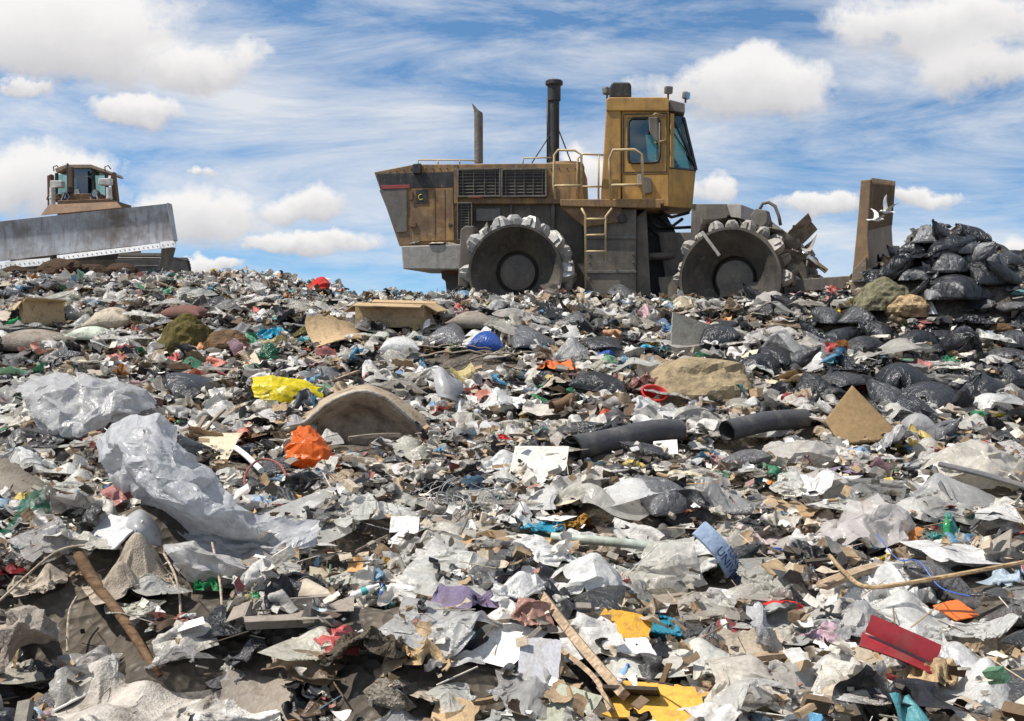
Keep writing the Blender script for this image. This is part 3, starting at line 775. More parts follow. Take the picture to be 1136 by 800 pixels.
for yy in (-1.3, 1.3):
    prt(ff, 'push_arm', [(800, 316), (945, 306), (945, 320), (800, 330)], yy, yy - .11, yy + .11, DGREY)

# ------------------------------------------------------------------ bulldozer, coming towards us
doz = empty('bulldozer', 'rust brown tracked bulldozer facing us with its wide grey blade raised at a tilt', 'bulldozer')
bf = Frame((91, 312, 27.), 0., 0., R(-3))
doz.location = bf.o; doz.rotation_euler = (0, 0, bf.yaw)
def dp(name, pts, ym, y1, y2, mat, parent=doz, bevel=.015): return prt(bf, name, pts, ym, y1, y2, mat, parent, bevel)
# blade: a curved moldboard swept between its two ends
BLG = surface('scoured_blade_steel', (.5, .51, .53), rough=.5, dirt=.45, dirtcol=(.17, .12, .075), nscale=.9, bump=.12, metal=.2, rust=.35, streak=.55)
tr, br, tl, bll = bf.P3(186.7, 225.7, 0), bf.P3(193.9, 267.5, 0), bf.P3(-8, 246.5, 0), bf.P3(-12, 291, 0)
rings = []
for k in range(11):
    u = k / 10; yc = .06 * math.sin(math.pi * (u * .9 + .05)) - .1 * (1 - u) * 0
    lean = -.02 * u
    a = tl.lerp(bll, u); b = tr.lerp(br, u)
    rings.append((a + Vector((0, yc + lean, 0)), b + Vector((0, yc + lean, 0))))
mb = MB(); vs = []; n = len(rings)
for a, b in rings: vs += [a, b, a + Vector((0, .09, 0)), b + Vector((0, .09, 0))]
fs = []
for k in range(n - 1):
    i, j = 4 * k, 4 * k + 4
    fs += [(i, j, j + 1, i + 1), (i + 2, i + 3, j + 3, j + 2), (i, i + 2, j + 2, j), (i + 1, j + 1, j + 3, i + 3)]
fs += [(0, 1, 3, 2), (4 * n - 4, 4 * n - 2, 4 * n - 1, 4 * n - 3)]
bld = mb.add(vs, fs).build('blade', BLG, doz, 'auto')
for k, (a, b) in enumerate((((177.5, 268.7), (194.6, 266.9)), ((63, 283.6), (177, 270.2)), ((-12, 292.2), (55.5, 286.2)))):
    p = [bf.P3(a[0], a[1] - .2, -.1), bf.P3(b[0], b[1] - .2, -.1)]
    h = [7., 5.6, 7.4][k]; p += [bf.P3(b[0] + .4, b[1] + h, -.16), bf.P3(a[0] + .4, a[1] + h, -.16)]
    MB().loft([[v for v in p], [v + Vector((0, .05, 0)) for v in p]]).build('cutting_edge', surface('edge_steel', (.72, .72, .72), rough=.5, dirt=.25, nscale=2., bump=.05), bld, bevel=.005)
    mb = MB()
    for q in range(max(3, int((b[0] - a[0]) / 5))):
        u = (q + .5) / max(3, int((b[0] - a[0]) / 5)); c = (p[0].lerp(p[1], u) + p[3].lerp(p[2], u)) / 2
        mb.lathe([(0, -.02), (.014, -.02), (.014, .0)], 'y', 8, (c.x, c.y, c.z))
    mb.build('edge_bolts', PALE, bld)
pp = [bf.P3(45, 238.8, .1), bf.P3(135, 230.2, .1), bf.P3(129, 223.8, .4), bf.P3(54, 227, .4)]
MB().loft([pp, [v + Vector((0, .06, 0)) for v in pp]]).build('spill_guard', RUSTY, bld, bevel=.01)
dp('wing', [(187, 225.5), (189.5, 226), (196, 267), (194, 268)], 0, -.2, .12, BLG, bld)
# body and tracks
dp('engine_hood', [(62, 222), (120, 220), (121, 266), (61, 266)], 1.2, 1.3, 3.2, RUSTY)
dp('belly_pan', [(57, 262), (129, 262), (129, 318), (57, 318)], 1.2, 1.35, 3.4, DGREY)
dp('front_arm', [(14, 283), (58, 279), (58, 296), (14, 300)], .9, .9, 1.2, DGREY)
TRK = surface('track_steel', (.2, .19, .18), rough=.65, dirt=.5, dirtcol=(.1, .085, .065), nscale=2.5, bump=.15)
for (a, b, c, d) in ((129, 177, 283, 316), (8, 56, 288, 320)):
    x0, z1 = bf.L(a, c, .7); x1, z0 = bf.L(b, d, .7); r_ = (z1 - z0) / 2; r_ = max(r_, .42); zc = z1 - r_
    t = empty('track', None, None); t.parent = doz; t.empty_display_size = .1
    mb = MB(); prof = []
    for k in range(25): an = R(90 + 180 * k / 24); prof.append((.7 + r_ + r_ * math.cos(an) * 1., zc + r_ * math.sin(an)))
    for k in range(25): an = R(270 + 180 * k / 24); prof.append((3.6 + r_ * math.cos(an), zc + r_ * math.sin(an)))
    vs = [Vector((x0 + .04, y, z)) for y, z in prof] ; vs2 = [Vector((x1 - .04, y, z)) for y, z in prof]
    mb.loft([vs, vs2]); mb.build('track_frame', DGREY, t)
    L = len(prof); sh = MB()
    for k in range(0, L, 2):
        y, z = prof[k]; y2, z2 = prof[(k + 1) % L]; an = math.atan2(z2 - z, y2 - y)
        sh.box(((x0 + x1) / 2, y, z), (x1 - x0, .2, .05), (an, 0, 0)); sh.box(((x0 + x1) / 2, y + .035 * math.sin(an), z - .035 * math.cos(an) ), (x1 - x0 - .01, .03, .1), (an, 0, 0))
    for yy in np.arange(1.2, 3.3, .24): sh.box(((x0 + x1) / 2, yy, zc + r_), (x1 - x0, .2, .05)); 
    for k in range(2): sh.box(((x0 + x1) / 2, .66, zc + .16 - .32 * k), (x1 - x0 - .003, .05, .27))
    sh.build('track_shoes', TRK, t, bevel=.006)
dp('push_arm', [(180, 276), (193, 274.5), (184.6, 306), (177.5, 304)], .35, .25, .55, DGREY)
dp('push_arm', [(-14, 296), (2, 294), (12, 318), (0, 318)], .35, .25, .55, DGREY)
# cab
cw = dp('cab', [(62, 218), (118, 217), (120, 224), (60, 224)], 3.2, 2.6, 4.2, RUSTY)
dp('roof', [(62, 187.5), (74, 183), (102, 182.8), (115, 187.5), (117.5, 191), (115, 191), (102, 187), (75, 187), (64, 192)], 2.7, 2.6, 4.3, surface('roof_tan', (.4, .3, .2), rough=.7, dirt=.35), cw)
def pane(name, pts, y, mat):
    return MB().prism(bf.P(pts, y), y, y + .03).build(name, mat, cw)
pane('windscreen', [(81, 187.5), (102, 187.5), (103, 218), (80, 218)], 2.7, SMOKE)
pane('side_window', [(63, 195), (74, 190), (75, 216), (64, 216)], 2.85, TEAL)
pane('side_window', [(104, 189), (117, 194), (117, 216), (105, 217)], 2.85, TEAL)
for a, b in (((79.5, 187), (78.5, 219)), ((103, 187), (105, 218)), ((63, 192), (62, 219)), ((118, 192), (119, 219))):
    MB().tube([bf.P3(*a, 2.68), bf.P3(*b, 2.68)], .055, 6).build('window_post', BLACKP, cw)
dp('dashboard', [(80, 213), (103, 213), (103, 222), (80, 222)], 2.8, 2.8, 3.3, BLACKP, cw)
dp('paper_on_dash', [(83, 210.5), (88, 210), (89, 217.5), (83, 217.5)], 2.7, 2.66, 2.685, WHITEM, cw, bevel=0)
dp('seat', [(84, 196), (98, 196), (99, 218), (84, 218)], 3.4, 3.4, 3.7, BLACKP, cw, bevel=.05)
for pts in ([(52, 195), (56.5, 193), (57, 229), (52.5, 229)], [(122.5, 192), (126, 190.5), (130.5, 229), (124.5, 229)]):
    dp('roll_bar_post', pts, 3.0, 3.0, 3.25, RUSTY)
for pts in ([(56, 200.5), (69.5, 200.5), (69.5, 208), (56, 208)], [(109.5, 198.5), (123, 197.5), (123, 205), (109.5, 205.5)]):
    dp('light_box', pts, 2.4, 2.35, 2.6, WHITEM, bevel=.02)
for x in (58.3, 120.8):
    a, b = bf.P3(x, 208, 2.3), bf.P3(x + (0 if x < 90 else 1), 228, 2.3)
    MB().tube([a, b], .08, 12).tube([a.lerp(b, .55), a.lerp(b, .62)], .095, 12).build('lift_cylinder', WHITEM, doz, 'auto')
for x, y in ((73, 217), (106, 215.5)):
    c = bf.P3(x, y, 1.9)
    o = MB().lathe([(0, -.02), (.1, -.02), (.13, 0), (.11, .12), (0, .14)], 'y', 18, (c.x, c.y, c.z)).build('headlight', BLACKP, doz, 'auto')
    MB().lathe([(0, -.03), (.09, -.025), (.09, -.02)], 'y', 18, (c.x, c.y, c.z)).build('lens', CLEARG, o)
    MB().tube([c + Vector((0, .1, -.1)), bf.P3(x, y + 6, 2.0)], .03).build('bracket', BLACKP, o)
dp('exhaust_stack', [(73.3, 180), (76, 184), (80, 185), (80.3, 214), (74, 214)], 1.8, 1.8, 1.98, BLACKP, bevel=.03)
dp('exhaust_shield', [(76, 185), (80, 185.5), (80.5, 208), (76, 208)], 1.78, 1.74, 1.795, RUSTY, bevel=.005)
for xx in (60, 117):
    c = bf.P3(xx, 190, 2.7); MB().tube([c, c + Vector((0, -.05, .12)), c + Vector((.1, -.05, .16)), c + Vector((.16, 0, .06))], .018).build('grab_handle', BLACKP, doz, True)
mb = MB()
for a, b in (((72, 214), (66, 226)), ((78, 218), (70, 226)), ((107, 214), (113, 224)), ((100, 219), (108, 224))):
    pa, pb = bf.P3(*a, 1.8), bf.P3(*b, 1.6); mb.tube([pa, (pa + pb) / 2 + Vector((0, -.1, -.12)), pb], .03)
mb.build('hydraulic_hose', BLACKP, doz, True)
# ------------------------------------------------------------------ single pieces of rubbish, one by one
HERO = []      # (px, py, short phrase, object)
EXC = []       # (x, y, radius) kept clear of loose litter
C = dict(white=(.84, .84, .82), offwhite=(.66, .64, .58), lgrey=(.52, .52, .52), grey=(.33, .33, .33), dgrey=(.11, .11, .115), black=(.018, .019, .021),
         cream=(.66, .58, .42), tan=(.46, .33, .19), card=(.4, .28, .165), brown=(.17, .105, .06), dbrown=(.075, .05, .035), maroon=(.24, .06, .065),
         red=(.62, .03, .03), dred=(.27, .02, .025), orange=(.82, .17, .02), yellow=(.86, .7, .02), amber=(.78, .45, .06), green=(.03, .3, .1), dgreen=(.02, .16, .09),
         teal=(.08, .42, .42), turq=(.05, .42, .62), blue=(.04, .12, .45), lblue=(.3, .5, .75), purple=(.2, .165, .25), pink=(.6, .4, .4), olive=(.2, .19, .12),
         wood=(.47, .36, .25), gwood=(.36, .3, .24), beige=(.5, .43, .34), taupe=(.3, .26, .22), sky=(.55, .66, .75))
def z_at(x, y): return float(ground(x, y))

def reg(o, px, py, label, cat, anchor, r, pos, group=None):
    tag(o, label, cat, group)
    if anchor: HERO.append((px, py, anchor, o))
    EXC.append((pos[0], pos[1], r))
    return o

def put(key, px, py, w, h, col, mat, name, cat, label, anchor=None, var=None, rot=None, tilt=0., side=0., lift=0., flat=None, keep=.75):
    """one library shape set on the ground where the photo shows it, at its real size"""
    b = hit(px, py + h * .35); d = project(b)[2]; W = w * d / F
    L = LIB[key]; S = L[(var if var is not None else rng.randrange(len(L))) % len(L)]
    e = math.atan2(EYE - b.z, b.y)
    sx = W; sy = W * (flat if flat else rng.uniform(.75, 1.))
    th = math.sin(math.radians(tilt))
    if tilt: sy = max(.3 * W, min(2.2 * W, h * d / F / max(.15, S.d * math.sin(R(tilt) + e)))); sz = W
    else: sz = max(.35 * W, min(1.8 * W, (h * d / F - S.d * sy * math.sin(e) * .8) / max(S.h * math.cos(e), .02)))
    o = link(name, S.me, mat, None, C[col] if isinstance(col, str) else col)
    o.scale = (sx, sy, sz)
    rz = rng.uniform(-.6, .6) if rot is None else R(rot)
    o.rotation_euler = (Matrix.Rotation(rz, 3, 'Z') @ Matrix.Rotation(R(tilt), 3, 'X') @ Matrix.Rotation(R(side), 3, 'Y')).to_euler()
    up = sy * S.d * .5 * th if tilt else 0
    up += abs(math.sin(R(side))) * sx * .5 * .9
    yb = b.y + (sy * S.d * .2 if not tilt else 0)
    xs = [b.x - W * .25, b.x, b.x + W * .25]
    gz = sum(float(ground(x, yb)) for x in xs) / 3
    gz = max(gz, float(ground(b.x, yb, False)) - .05)
    o.location = (b.x, yb, gz + up * .92 + lift + .012)
    reg(o, px, py, label, cat, anchor, W * .5 * keep, (b.x, yb))
    return o

def catmull(P, t):
    n = len(P); k = min(int(t * (n - 1)), n - 2); u = t * (n - 1) - k
    p0 = P[max(k - 1, 0)]; p1 = P[k]; p2 = P[k + 1]; p3 = P[min(k + 2, n - 1)]
    return .5 * ((2 * p1) + (-p0 + p2) * u + (2 * p0 - 5 * p1 + 4 * p2 - p3) * u * u + (-p0 + 3 * p1 - 3 * p2 + p3) * u ** 3)

def drape(rows, col, mat, name, cat, label, anchor=None, n=58, excess=.05, iters=45, seed=0, thick=0., dep=None, parent=None, jit=.012, hold=.02, smooth=1, fold=None, along=None):
    if fold is None: fold = .085 if excess >= .02 else .0
    excess = excess * 1.6; bendk = .022 if fold > .02 else .06; n = int(n * 1.25)
    """cloth hung through measured points (photo x, photo y, metres behind its base), then let wrinkle by the cloth solver"""
    bx = sum(r[0] for r in rows[-1]) / len(rows[-1]); by = max(r[1] for r in rows[-1])
    d0 = dep if dep else hit(bx, by).y * .968
    g = np.random.default_rng(seed + 300)
    ctrl = []
    for r_ in rows:
        row = []
        for px, py, dd in r_:
            q = ray(px, py); t = (d0 + dd) / q.y; row.append(np.array([q.x * t, q.y * t, q.z * t + EYE]))
        ctrl.append(row)
    T = np.linspace(0, 1, n)
    if fold > .02:      # stiff plastic: break the sheet into creased facets, twice
        A = np.array(ctrl)
        for lv in range(2):
            for ax in (0, 1):
                A = np.moveaxis(A, ax, 0); mid = (A[1:] + A[:-1]) / 2; ln_ = np.linalg.norm(A[1:] - A[:-1], axis=-1, keepdims=True)
                mid = mid + g.normal(0, 1, mid.shape) * ln_ * fold * (1.25, 1.1)[lv]
                B = np.empty((len(A) + len(mid),) + A.shape[1:]); B[::2] = A; B[1::2] = mid; A = np.moveaxis(B, 0, ax)
        m1, m2 = A.shape[:2]; Uq, Vq = np.meshgrid(T, T, indexing='ij')
        em = np.minimum(np.minimum(Uq, 1 - Uq), np.minimum(Vq, 1 - Vq)) * 4
        wu = np.clip(Uq + .1 * np.clip(em, 0, 1) * vnoise(Uq * 5 + seed, Vq * 5), 0, 1) * (m1 - 1); wv_ = np.clip(Vq + .1 * np.clip(em, 0, 1) * vnoise(Uq * 5 + 9, Vq * 5 + seed), 0, 1) * (m2 - 1)
        iu = np.minimum(wu.astype(int), m1 - 2); iv = np.minimum(wv_.astype(int), m2 - 2); fu = (wu - iu)[..., None]; fv = (wv_ - iv)[..., None]
        tri_ = fu + fv < 1
        P0, P1, P2, P3 = A[iu, iv], A[iu + 1, iv], A[iu, iv + 1], A[iu + 1, iv + 1]
        p = np.where(tri_, P0 + (P1 - P0) * fu + (P2 - P0) * fv, P3 + (P2 - P3) * (1 - fu) + (P1 - P3) * (1 - fv))[None]
    R1 = [[catmull(row, t) for t in T] for row in ctrl]
    if fold <= .02: p = np.array([[catmull([R1[k][j] for k in range(len(R1))], t) for j in range(n)] for t in T])[None]
    sc = np.linalg.norm(p[0, 0, 0] - p[0, -1, -1])
    base = p.copy()
    rh = np.linalg.norm(p[:, :, 1:] - p[:, :, :-1], axis=-1, keepdims=True); rv = np.linalg.norm(p[:, 1:] - p[:, :-1], axis=-1, keepdims=True)
    loc = 1 + excess * (1 + 1.2 * vnoise(np.arange(n)[:, None] / 9. + seed, np.arange(n)[None] / 9.))[None, ..., None]
    rh = rh * loc[:, :, 1:]; rv = rv * loc[:, 1:]
    U, V = np.meshgrid(T, T, indexing='ij'); fo = 0
    th0 = g.uniform(0, 3.14)
    for k, fq in enumerate((1.9, 3.1, 5.3, 8.7, 14.)):
        th = (along + g.normal(0, .22)) if along is not None and k < 4 else th0 + g.normal(0, .5) if k < 3 else g.uniform(0, 3.14)
        q = fq * (math.cos(th) * U + math.sin(th) * V) + 1.3 * vnoise(U * 3 + seed, V * 3 + k * 7) + g.uniform(0, 1)
        tri = 4 * np.abs(q - np.floor(q) - .5) - 1
        fo = fo + tri / fq ** .95 * np.clip(.55 + 2.2 * vnoise(U * (2 + fq * .4) + 3 * k, V * (2 + fq * .4) + seed), 0, 1.4)
    du = np.gradient(p[0], axis=0); dv = np.gradient(p[0], axis=1); nm = np.cross(du, dv); nm /= np.linalg.norm(nm, axis=-1, keepdims=True) + 1e-9
    p = p + (nm * (fo * fold * .3 * sc)[..., None])[None] + g.normal(0, jit * sc * .05, p.shape)
    base = base * .4 + p * .6
    for k in range(iters):
        for o in (0, 1):
            a = p[:, :, o:-1:2]; m = a.shape[2]; _pair(a, p[:, :, o + 1::2][:, :, :m], rh[:, :, o::2][:, :, :m], 1.)
            a = p[:, o:-1:2]; m = a.shape[1]; _pair(a, p[:, o + 1::2][:, :m], rv[:, o::2][:, :m], 1.)
        bz = p[:, :, 2:] + p[:, :, :-2]; p[:, :, 1:-1] += bendk * (bz / 2 - p[:, :, 1:-1])
        bz = p[:, 2:] + p[:, :-2]; p[:, 1:-1] += bendk * (bz / 2 - p[:, 1:-1])
        p += hold * (base - p)
    p = _smooth(p, .4, smooth)[0]
    c = p.reshape(-1, 3).mean(0); c[2] = p[..., 2].min()
    v = (p.reshape(-1, 3) - c)
    me = mesh_np(name, v, grid_faces(n), True, 20 if fold > .02 else 0)
    o = link(name, me, mat, parent, C[col] if isinstance(col, str) else col); o.location = c
    if thick:
        s = o.modifiers.new('thickness', 'SOLIDIFY'); s.thickness = thick; s.offset = 0
    if parent is None:
        r = (p[..., 0].max() - p[..., 0].min()) * .36
        reg(o, bx, (by + rows[0][0][1]) / 2, label, cat, anchor, r, (c[0], c[1]))
    return o

# --- large sheets and sacks in front, left
drape([[(110, 500, .5), (126, 471, .45), (152, 459, .4), (178, 459, .4), (196, 474, .5)],
       [(112, 512, .3), (128, 492, .15), (160, 486, .02), (192, 500, .1), (220, 512, .4)],
       [(126, 540, .25), (140, 520, .02), (168, 525, -.12), (205, 530, -.05), (238, 528, .3)],
       [(148, 545, .2), (165, 548, -.05), (200, 560, -.18), (232, 552, -.12), (262, 560, .2)],
       [(152, 548, .12), (185, 566, -.02), (224, 578, -.14), (266, 578, -.1), (300, 572, .15)],
       [(155, 556, .2), (192, 580, .12), (242, 594, .02), (292, 601, .06), (355, 578, .2)],
       [(162, 570, .1), (203, 596, .0), (252, 606, -.03), (305, 608, -.05), (356, 586, .08)],
       [(182, 596, .05), (214, 606, .0), (262, 618, -.02), (310, 619, -.08), (350, 606, .02)]],
      (.6, .61, .63), PLASTIC, 'tarpaulin', 'plastic sheet', 'tall peaked grey white plastic tarpaulin draping down to a point at its side', 'peaked grey tarpaulin', excess=.03, seed=1, n=84, fold=.06, along=1.57, smooth=0, dep=hit(262, 606).y * .96)
drape([[(186, 612, .2), (215, 604, .22), (250, 618, .2), (288, 628, .18)],
       [(183, 605, .06), (215, 602, .1), (252, 617, .1), (292, 630, .1)],
       [(186, 615, -.06), (216, 612, -.1), (250, 624, -.1), (290, 634, -.04)],
       [(194, 630, -.04), (222, 634, -.1), (252, 638, -.08), (290, 640, 0)],
       [(200, 632, .12), (225, 640, .1), (252, 642, .12), (286, 641, .12)]],
      (.62, .61, .6), PLASTIC, 'rolled_sheet', 'plastic sheet', 'rolled lower hem of white plastic with a round end', 'rolled white hem', excess=.03, seed=3, n=44)
drape([[(20, 428, .9), (50, 416, .9), (85, 420, .9), (130, 418, .9), (165, 436, .9)],
       [(25, 440, .4), (60, 428, .3), (95, 428, .3), (130, 430, .4), (172, 452, .6)],
       [(35, 465, .15), (66, 455, 0), (98, 462, 0), (122, 458, .1), (150, 462, .4)],
       [(42, 488, .1), (68, 484, -.05), (94, 482, -.05), (115, 474, .1), (132, 468, .3)]],
      (.6, .6, .6), PLASTIC, 'woven_sack', 'sack', 'bulging grey white woven sack with dark dirt streaks', 'bulging woven sack', excess=.06, seed=4)
put('bag', 78, 532, 95, 42, 'offwhite', PLASTIC, 'plastic_bag', 'plastic bag', 'low crumpled off-white plastic bag left of the peaked tarpaulin', 'low off-white bag', var=2, rot=10)
put('bag', 30, 520, 60, 36, 'white', PLASTIC, 'plastic_bag', 'plastic bag', 'white plastic bag above the green netting', None, var=5)
put('film', 95, 575, 50, 70, 'lgrey', FILM, 'film_sheet', 'plastic film', 'clear plastic film hanging between tarpaulin and green netting', None, var=1)
drape([[(0, 590, .15), (18, 570, .15), (38, 545, .15), (52, 540, .2)], [(0, 600, .0), (20, 585, -.05), (42, 565, -.05), (56, 570, .1)], [(2, 602, 0), (22, 600, -.02), (46, 590, 0), (58, 602, .1)]],
      'dgreen', FILM, 'green_net', 'netting', 'dark green plastic netting pulled over a stick', 'green netting', excess=.1, seed=5, n=40)
put('wad', 138, 549, 28, 22, 'green', PLASTIC, 'snack_wrapper', 'wrapper', 'shiny bright green wrapper left of the tarpaulin', None)
put('board', 125, 603, 58, 34, 'lgrey', HARD, 'plastic_tray', 'tray', 'flat grey plastic panel below the peaked tarpaulin', 'flat grey panel', tilt=32, rot=-32, var=0)
drape([[(140, 575, .1), (155, 566, .12), (168, 575, .15), (178, 590, .2)], [(138, 590, .0), (152, 585, -.05), (166, 592, 0), (178, 602, .12)], [(150, 606, .02), (160, 605, -.03), (168, 604, 0), (178, 606, .1)]],
      'grey', HARD, 'gutter_piece', 'plastic piece', 'curved grey gutter piece tucked under the tarpaulin edge', None, excess=.0, seed=6, n=24, thick=.012)
put('big', 140, 640, 100, 70, (.4, .34, .27), CLOTH, 'stained_carpet', 'carpet', 'stained beige carpet scrap curling under the flat grey panel', 'stained carpet scrap', var=4, rot=30)
put('bag', 38, 645, 62, 58, 'beige', CLOTH, 'dirty_sack', 'sack', 'dirty pale sack at the edge beside a red strip', 'dirty pale sack', var=7)
put('rag', 8, 638, 34, 26, 'dred', PLASTIC, 'red_strip', 'plastic strip', 'dull red plastic strip beside the dirty pale sack', None, var=3)
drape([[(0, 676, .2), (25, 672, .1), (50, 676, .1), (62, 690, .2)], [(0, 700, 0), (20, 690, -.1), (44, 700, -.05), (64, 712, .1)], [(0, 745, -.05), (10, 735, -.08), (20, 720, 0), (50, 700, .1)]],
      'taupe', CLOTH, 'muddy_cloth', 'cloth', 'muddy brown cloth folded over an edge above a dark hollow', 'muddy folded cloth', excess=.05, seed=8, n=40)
put('big', 128, 775, 185, 85, (.5, .46, .41), CLOTH, 'dirty_sheet', 'cloth sheet', 'long dirty grey sheet folded along the near bottom edge', 'long dirty sheet', var=3, rot=-15)
drape([[(160, 795, .2), (200, 785, .2), (245, 778, .2), (300, 775, .2)], [(165, 805, .02), (205, 796, .0), (250, 790, 0), (310, 790, .05)], [(170, 830, -.05), (210, 825, -.05), (250, 820, -.05), (320, 815, 0)]],
      (.68, .66, .62), CLOTH, 'white_cloth', 'cloth sheet', 'off-white cloth strip beside the long dirty sheet', None, excess=.06, seed=10)
put('rag', 22, 785, 55, 55, 'sky', PLASTIC, 'plastic_bag', 'plastic bag', 'bluish grey plastic bag in the nearest corner', None, var=6)
def log(name, cat, label, pts, r, col, mat, anchor=None, seg=12, hollow=False, lift=0., color=None):
    """a pipe, pole, cable or root through photo points; each point lies on the ground plus its own height"""
    P = []
    for q in pts:
        b = hit(q[0], q[1]); P.append(b + Vector((0, 0, (q[2] if len(q) > 2 else .03) + lift)))
    T = [catmull([np.array(p) for p in P], t) for t in np.linspace(0, 1, 6 * len(P))] if len(P) > 2 else P
    c = sum((Vector(t) for t in T), Vector()) / len(T)
    mb = MB()
    rs = [r] * len(T) if not isinstance(r, tuple) else [r[0] + (r[1] - r[0]) * k / (len(T) - 1) for k in range(len(T))]
    mb.tube([Vector(t) - c for t in T], rs, seg, not hollow)
    if hollow:
        mb.tube([Vector(t) - c for t in T], [q * .86 for q in rs], seg, False)
        a, b = Vector(T[0]) - c, Vector(T[1]) - c
        mb.tube([a, a.lerp(b, .12 if len(P) > 2 else .03)], r * 1.16 if not isinstance(r, tuple) else r[0] * 1.16, seg, False)
    o = link(name, mb.mesh(name, 'auto'), mat, None, C[col]); o.location = c
    mx = sum(q[0] for q in pts) / len(pts); my = sum(q[1] for q in pts) / len(pts)
    tag(o, label, cat)
    if anchor: HERO.append((mx, my, anchor, o))
    r0 = r[0] if isinstance(r, tuple) else r
    for t in T[::2] if len(T) > 3 else T: EXC.append((t[0], t[1], max(.07, r0 * 2.2)))
    return o
log('root', 'root', 'long brown fibrous root slanting down above the long dirty sheet', [(88, 650, .15), (110, 680, .12), (140, 715, .1), (178, 765, .05)], (.03, .018), 'brown', WOOD, 'slanting brown root')
for k, (pts, lb) in enumerate((([(75, 735, .05), (77, 705, .1), (86, 690, .12)], 'pale wiry stem standing left of the slanting root'), ([(182, 640, .12), (196, 665, .1), (200, 690, .03), (192, 722, 0)], 'thin pale cord dangling below the stained carpet scrap'),
                               ([(236, 645, .2), (245, 680, .12), (250, 760, .02)], 'thin upright grey rod beside the dark hollow'), ([(0, 690, .1), (60, 660, .2), (95, 650, .2)], 'stringy grey root across the dirty pale sack'))):
    log('stem' if k != 1 else 'cord', 'stem' if k != 1 else 'cord', lb, pts, .006, 'beige', WOOD, seg=6)
put('wad', 228, 655, 40, 36, 'green', PLASTIC, 'plastic_bag', 'plastic bag', 'torn green plastic scrap below the rolled white hem', None, var=2)
put('wad', 283, 692, 28, 22, 'green', PLASTIC, 'plastic_bag', 'plastic bag', 'small green plastic scrap beside the muddy carton', None, var=4)
put('box', 318, 720, 95, 62, 'taupe', CARD, 'muddy_carton', 'carton', 'flattened muddy carton with two layers', 'muddy flattened carton', rot=12, var=0).scale.z *= .5
put('card', 300, 770, 95, 50, 'taupe', CARD, 'cardboard_piece', 'cardboard', 'muddy cardboard sheet under the flattened carton', None, tilt=14, rot=-14, var=2)
put('rag', 275, 760, 60, 46, 'dgrey', BLACKBAG, 'plastic_sheet', 'plastic sheet', 'dark grey plastic sheet beside the muddy carton', None, var=4)
put('wad', 402, 745, 100, 76, 'olive', MUD, 'soil_clod', 'soil clod', 'big muddy clump of soil and fabric below the crushed carpet roll', 'big muddy clump', var=5).color = (.12, .1, .075, 1)
# --- crushed carpet roll, paper box and striped bag
log('carpet_roll', 'carpet roll', 'crushed beige carpet roll with an open end', [(336, 682, .12), (365, 692, .1), (400, 705, .08), (432, 722, .06)], (.062, .04), 'beige', CARD, 'crushed carpet roll', 14, True)
put('wad', 458, 738, 70, 74, 'tan', CARD, 'paper_box', 'carton', 'crushed tan paper box right of the big muddy clump', 'crushed tan box', var=2, rot=25)
put('film', 440, 785, 90, 62, 'lgrey', FILM, 'striped_bag', 'plastic bag', 'clear grey striped plastic bag on the bottom edge', 'clear striped bag', var=4)
drape([[(420, 655, .2), (450, 650, .2), (480, 636, .2), (500, 615, .2)], [(422, 664, .05), (452, 660, 0), (482, 648, .0), (503, 632, .1)], [(424, 672, .0), (455, 672, 0), (482, 662, 0), (500, 645, .1)]],
      'black', BLACKBAG, 'black_sheet', 'plastic sheet', 'black rubbery sheet slanting above the lettered carton', 'slanting black sheet', excess=.05, seed=11, n=40)
# lettered carton: tan back flap, white front panel
lc = hit(480, 700); cart = empty('lettered_carton', 'torn tan carton with white lettered front panel', 'carton', (lc.x, lc.y, lc.z + .03), (R(-8), R(-14), R(6)))
s_ = lc.y / F
o = link('panel', warped_panel(62 * s_, 24 * s_, .006, 3, .05, notch=.02).mesh('panel'), PAPER, cart, (.62, .63, .68)); o.rotation_euler = (R(68), 0, 0); o.location = (0, 0, .05)
o2 = link('flap', warped_panel(66 * s_, 26 * s_, .008, 8, .1, notch=.08).mesh('flap'), CARD, cart, C['tan']); o2.rotation_euler = (R(62), 0, 0); o2.location = (-.01, .07, .13)
o3 = link('side', warped_panel(30 * s_, 24 * s_, .008, 5, .1, notch=.08).mesh('side'), CARD, cart, C['brown']); o3.rotation_euler = (R(70), 0, R(75)); o3.location = (-.13, .06, .08)
HERO.append((480, 688, 'lettered carton', cart)); EXC.append((lc.x, lc.y, .16))
def lettering(txt, size, mat, parent, loc, rot, ext=.0015):
    cu = bpy.data.curves.new('lettering', 'FONT'); cu.body = txt; cu.size = size; cu.align_x = 'CENTER'; cu.align_y = 'CENTER'; cu.extrude = ext
    t = bpy.data.objects.new('tmp', cu); COL.objects.link(t)
    bpy.context.view_layer.update()
    me = bpy.data.meshes.new_from_object(t.evaluated_get(bpy.context.evaluated_depsgraph_get()))
    bpy.data.objects.remove(t); me.name = 'lettering'; me.materials.clear()
    o = link('lettering', me, mat, parent); o.location = loc; o.rotation_euler = rot
    return o
INK = surface('dark_ink', (.05, .05, .07), rough=.7, dirt=0, bump=0); INKB = surface('blue_ink', (.03, .06, .18), rough=.6, dirt=0, bump=0)
lettering('I U NC', .085, INK, o, (.0, -.005, .012), (0, 0, 0))
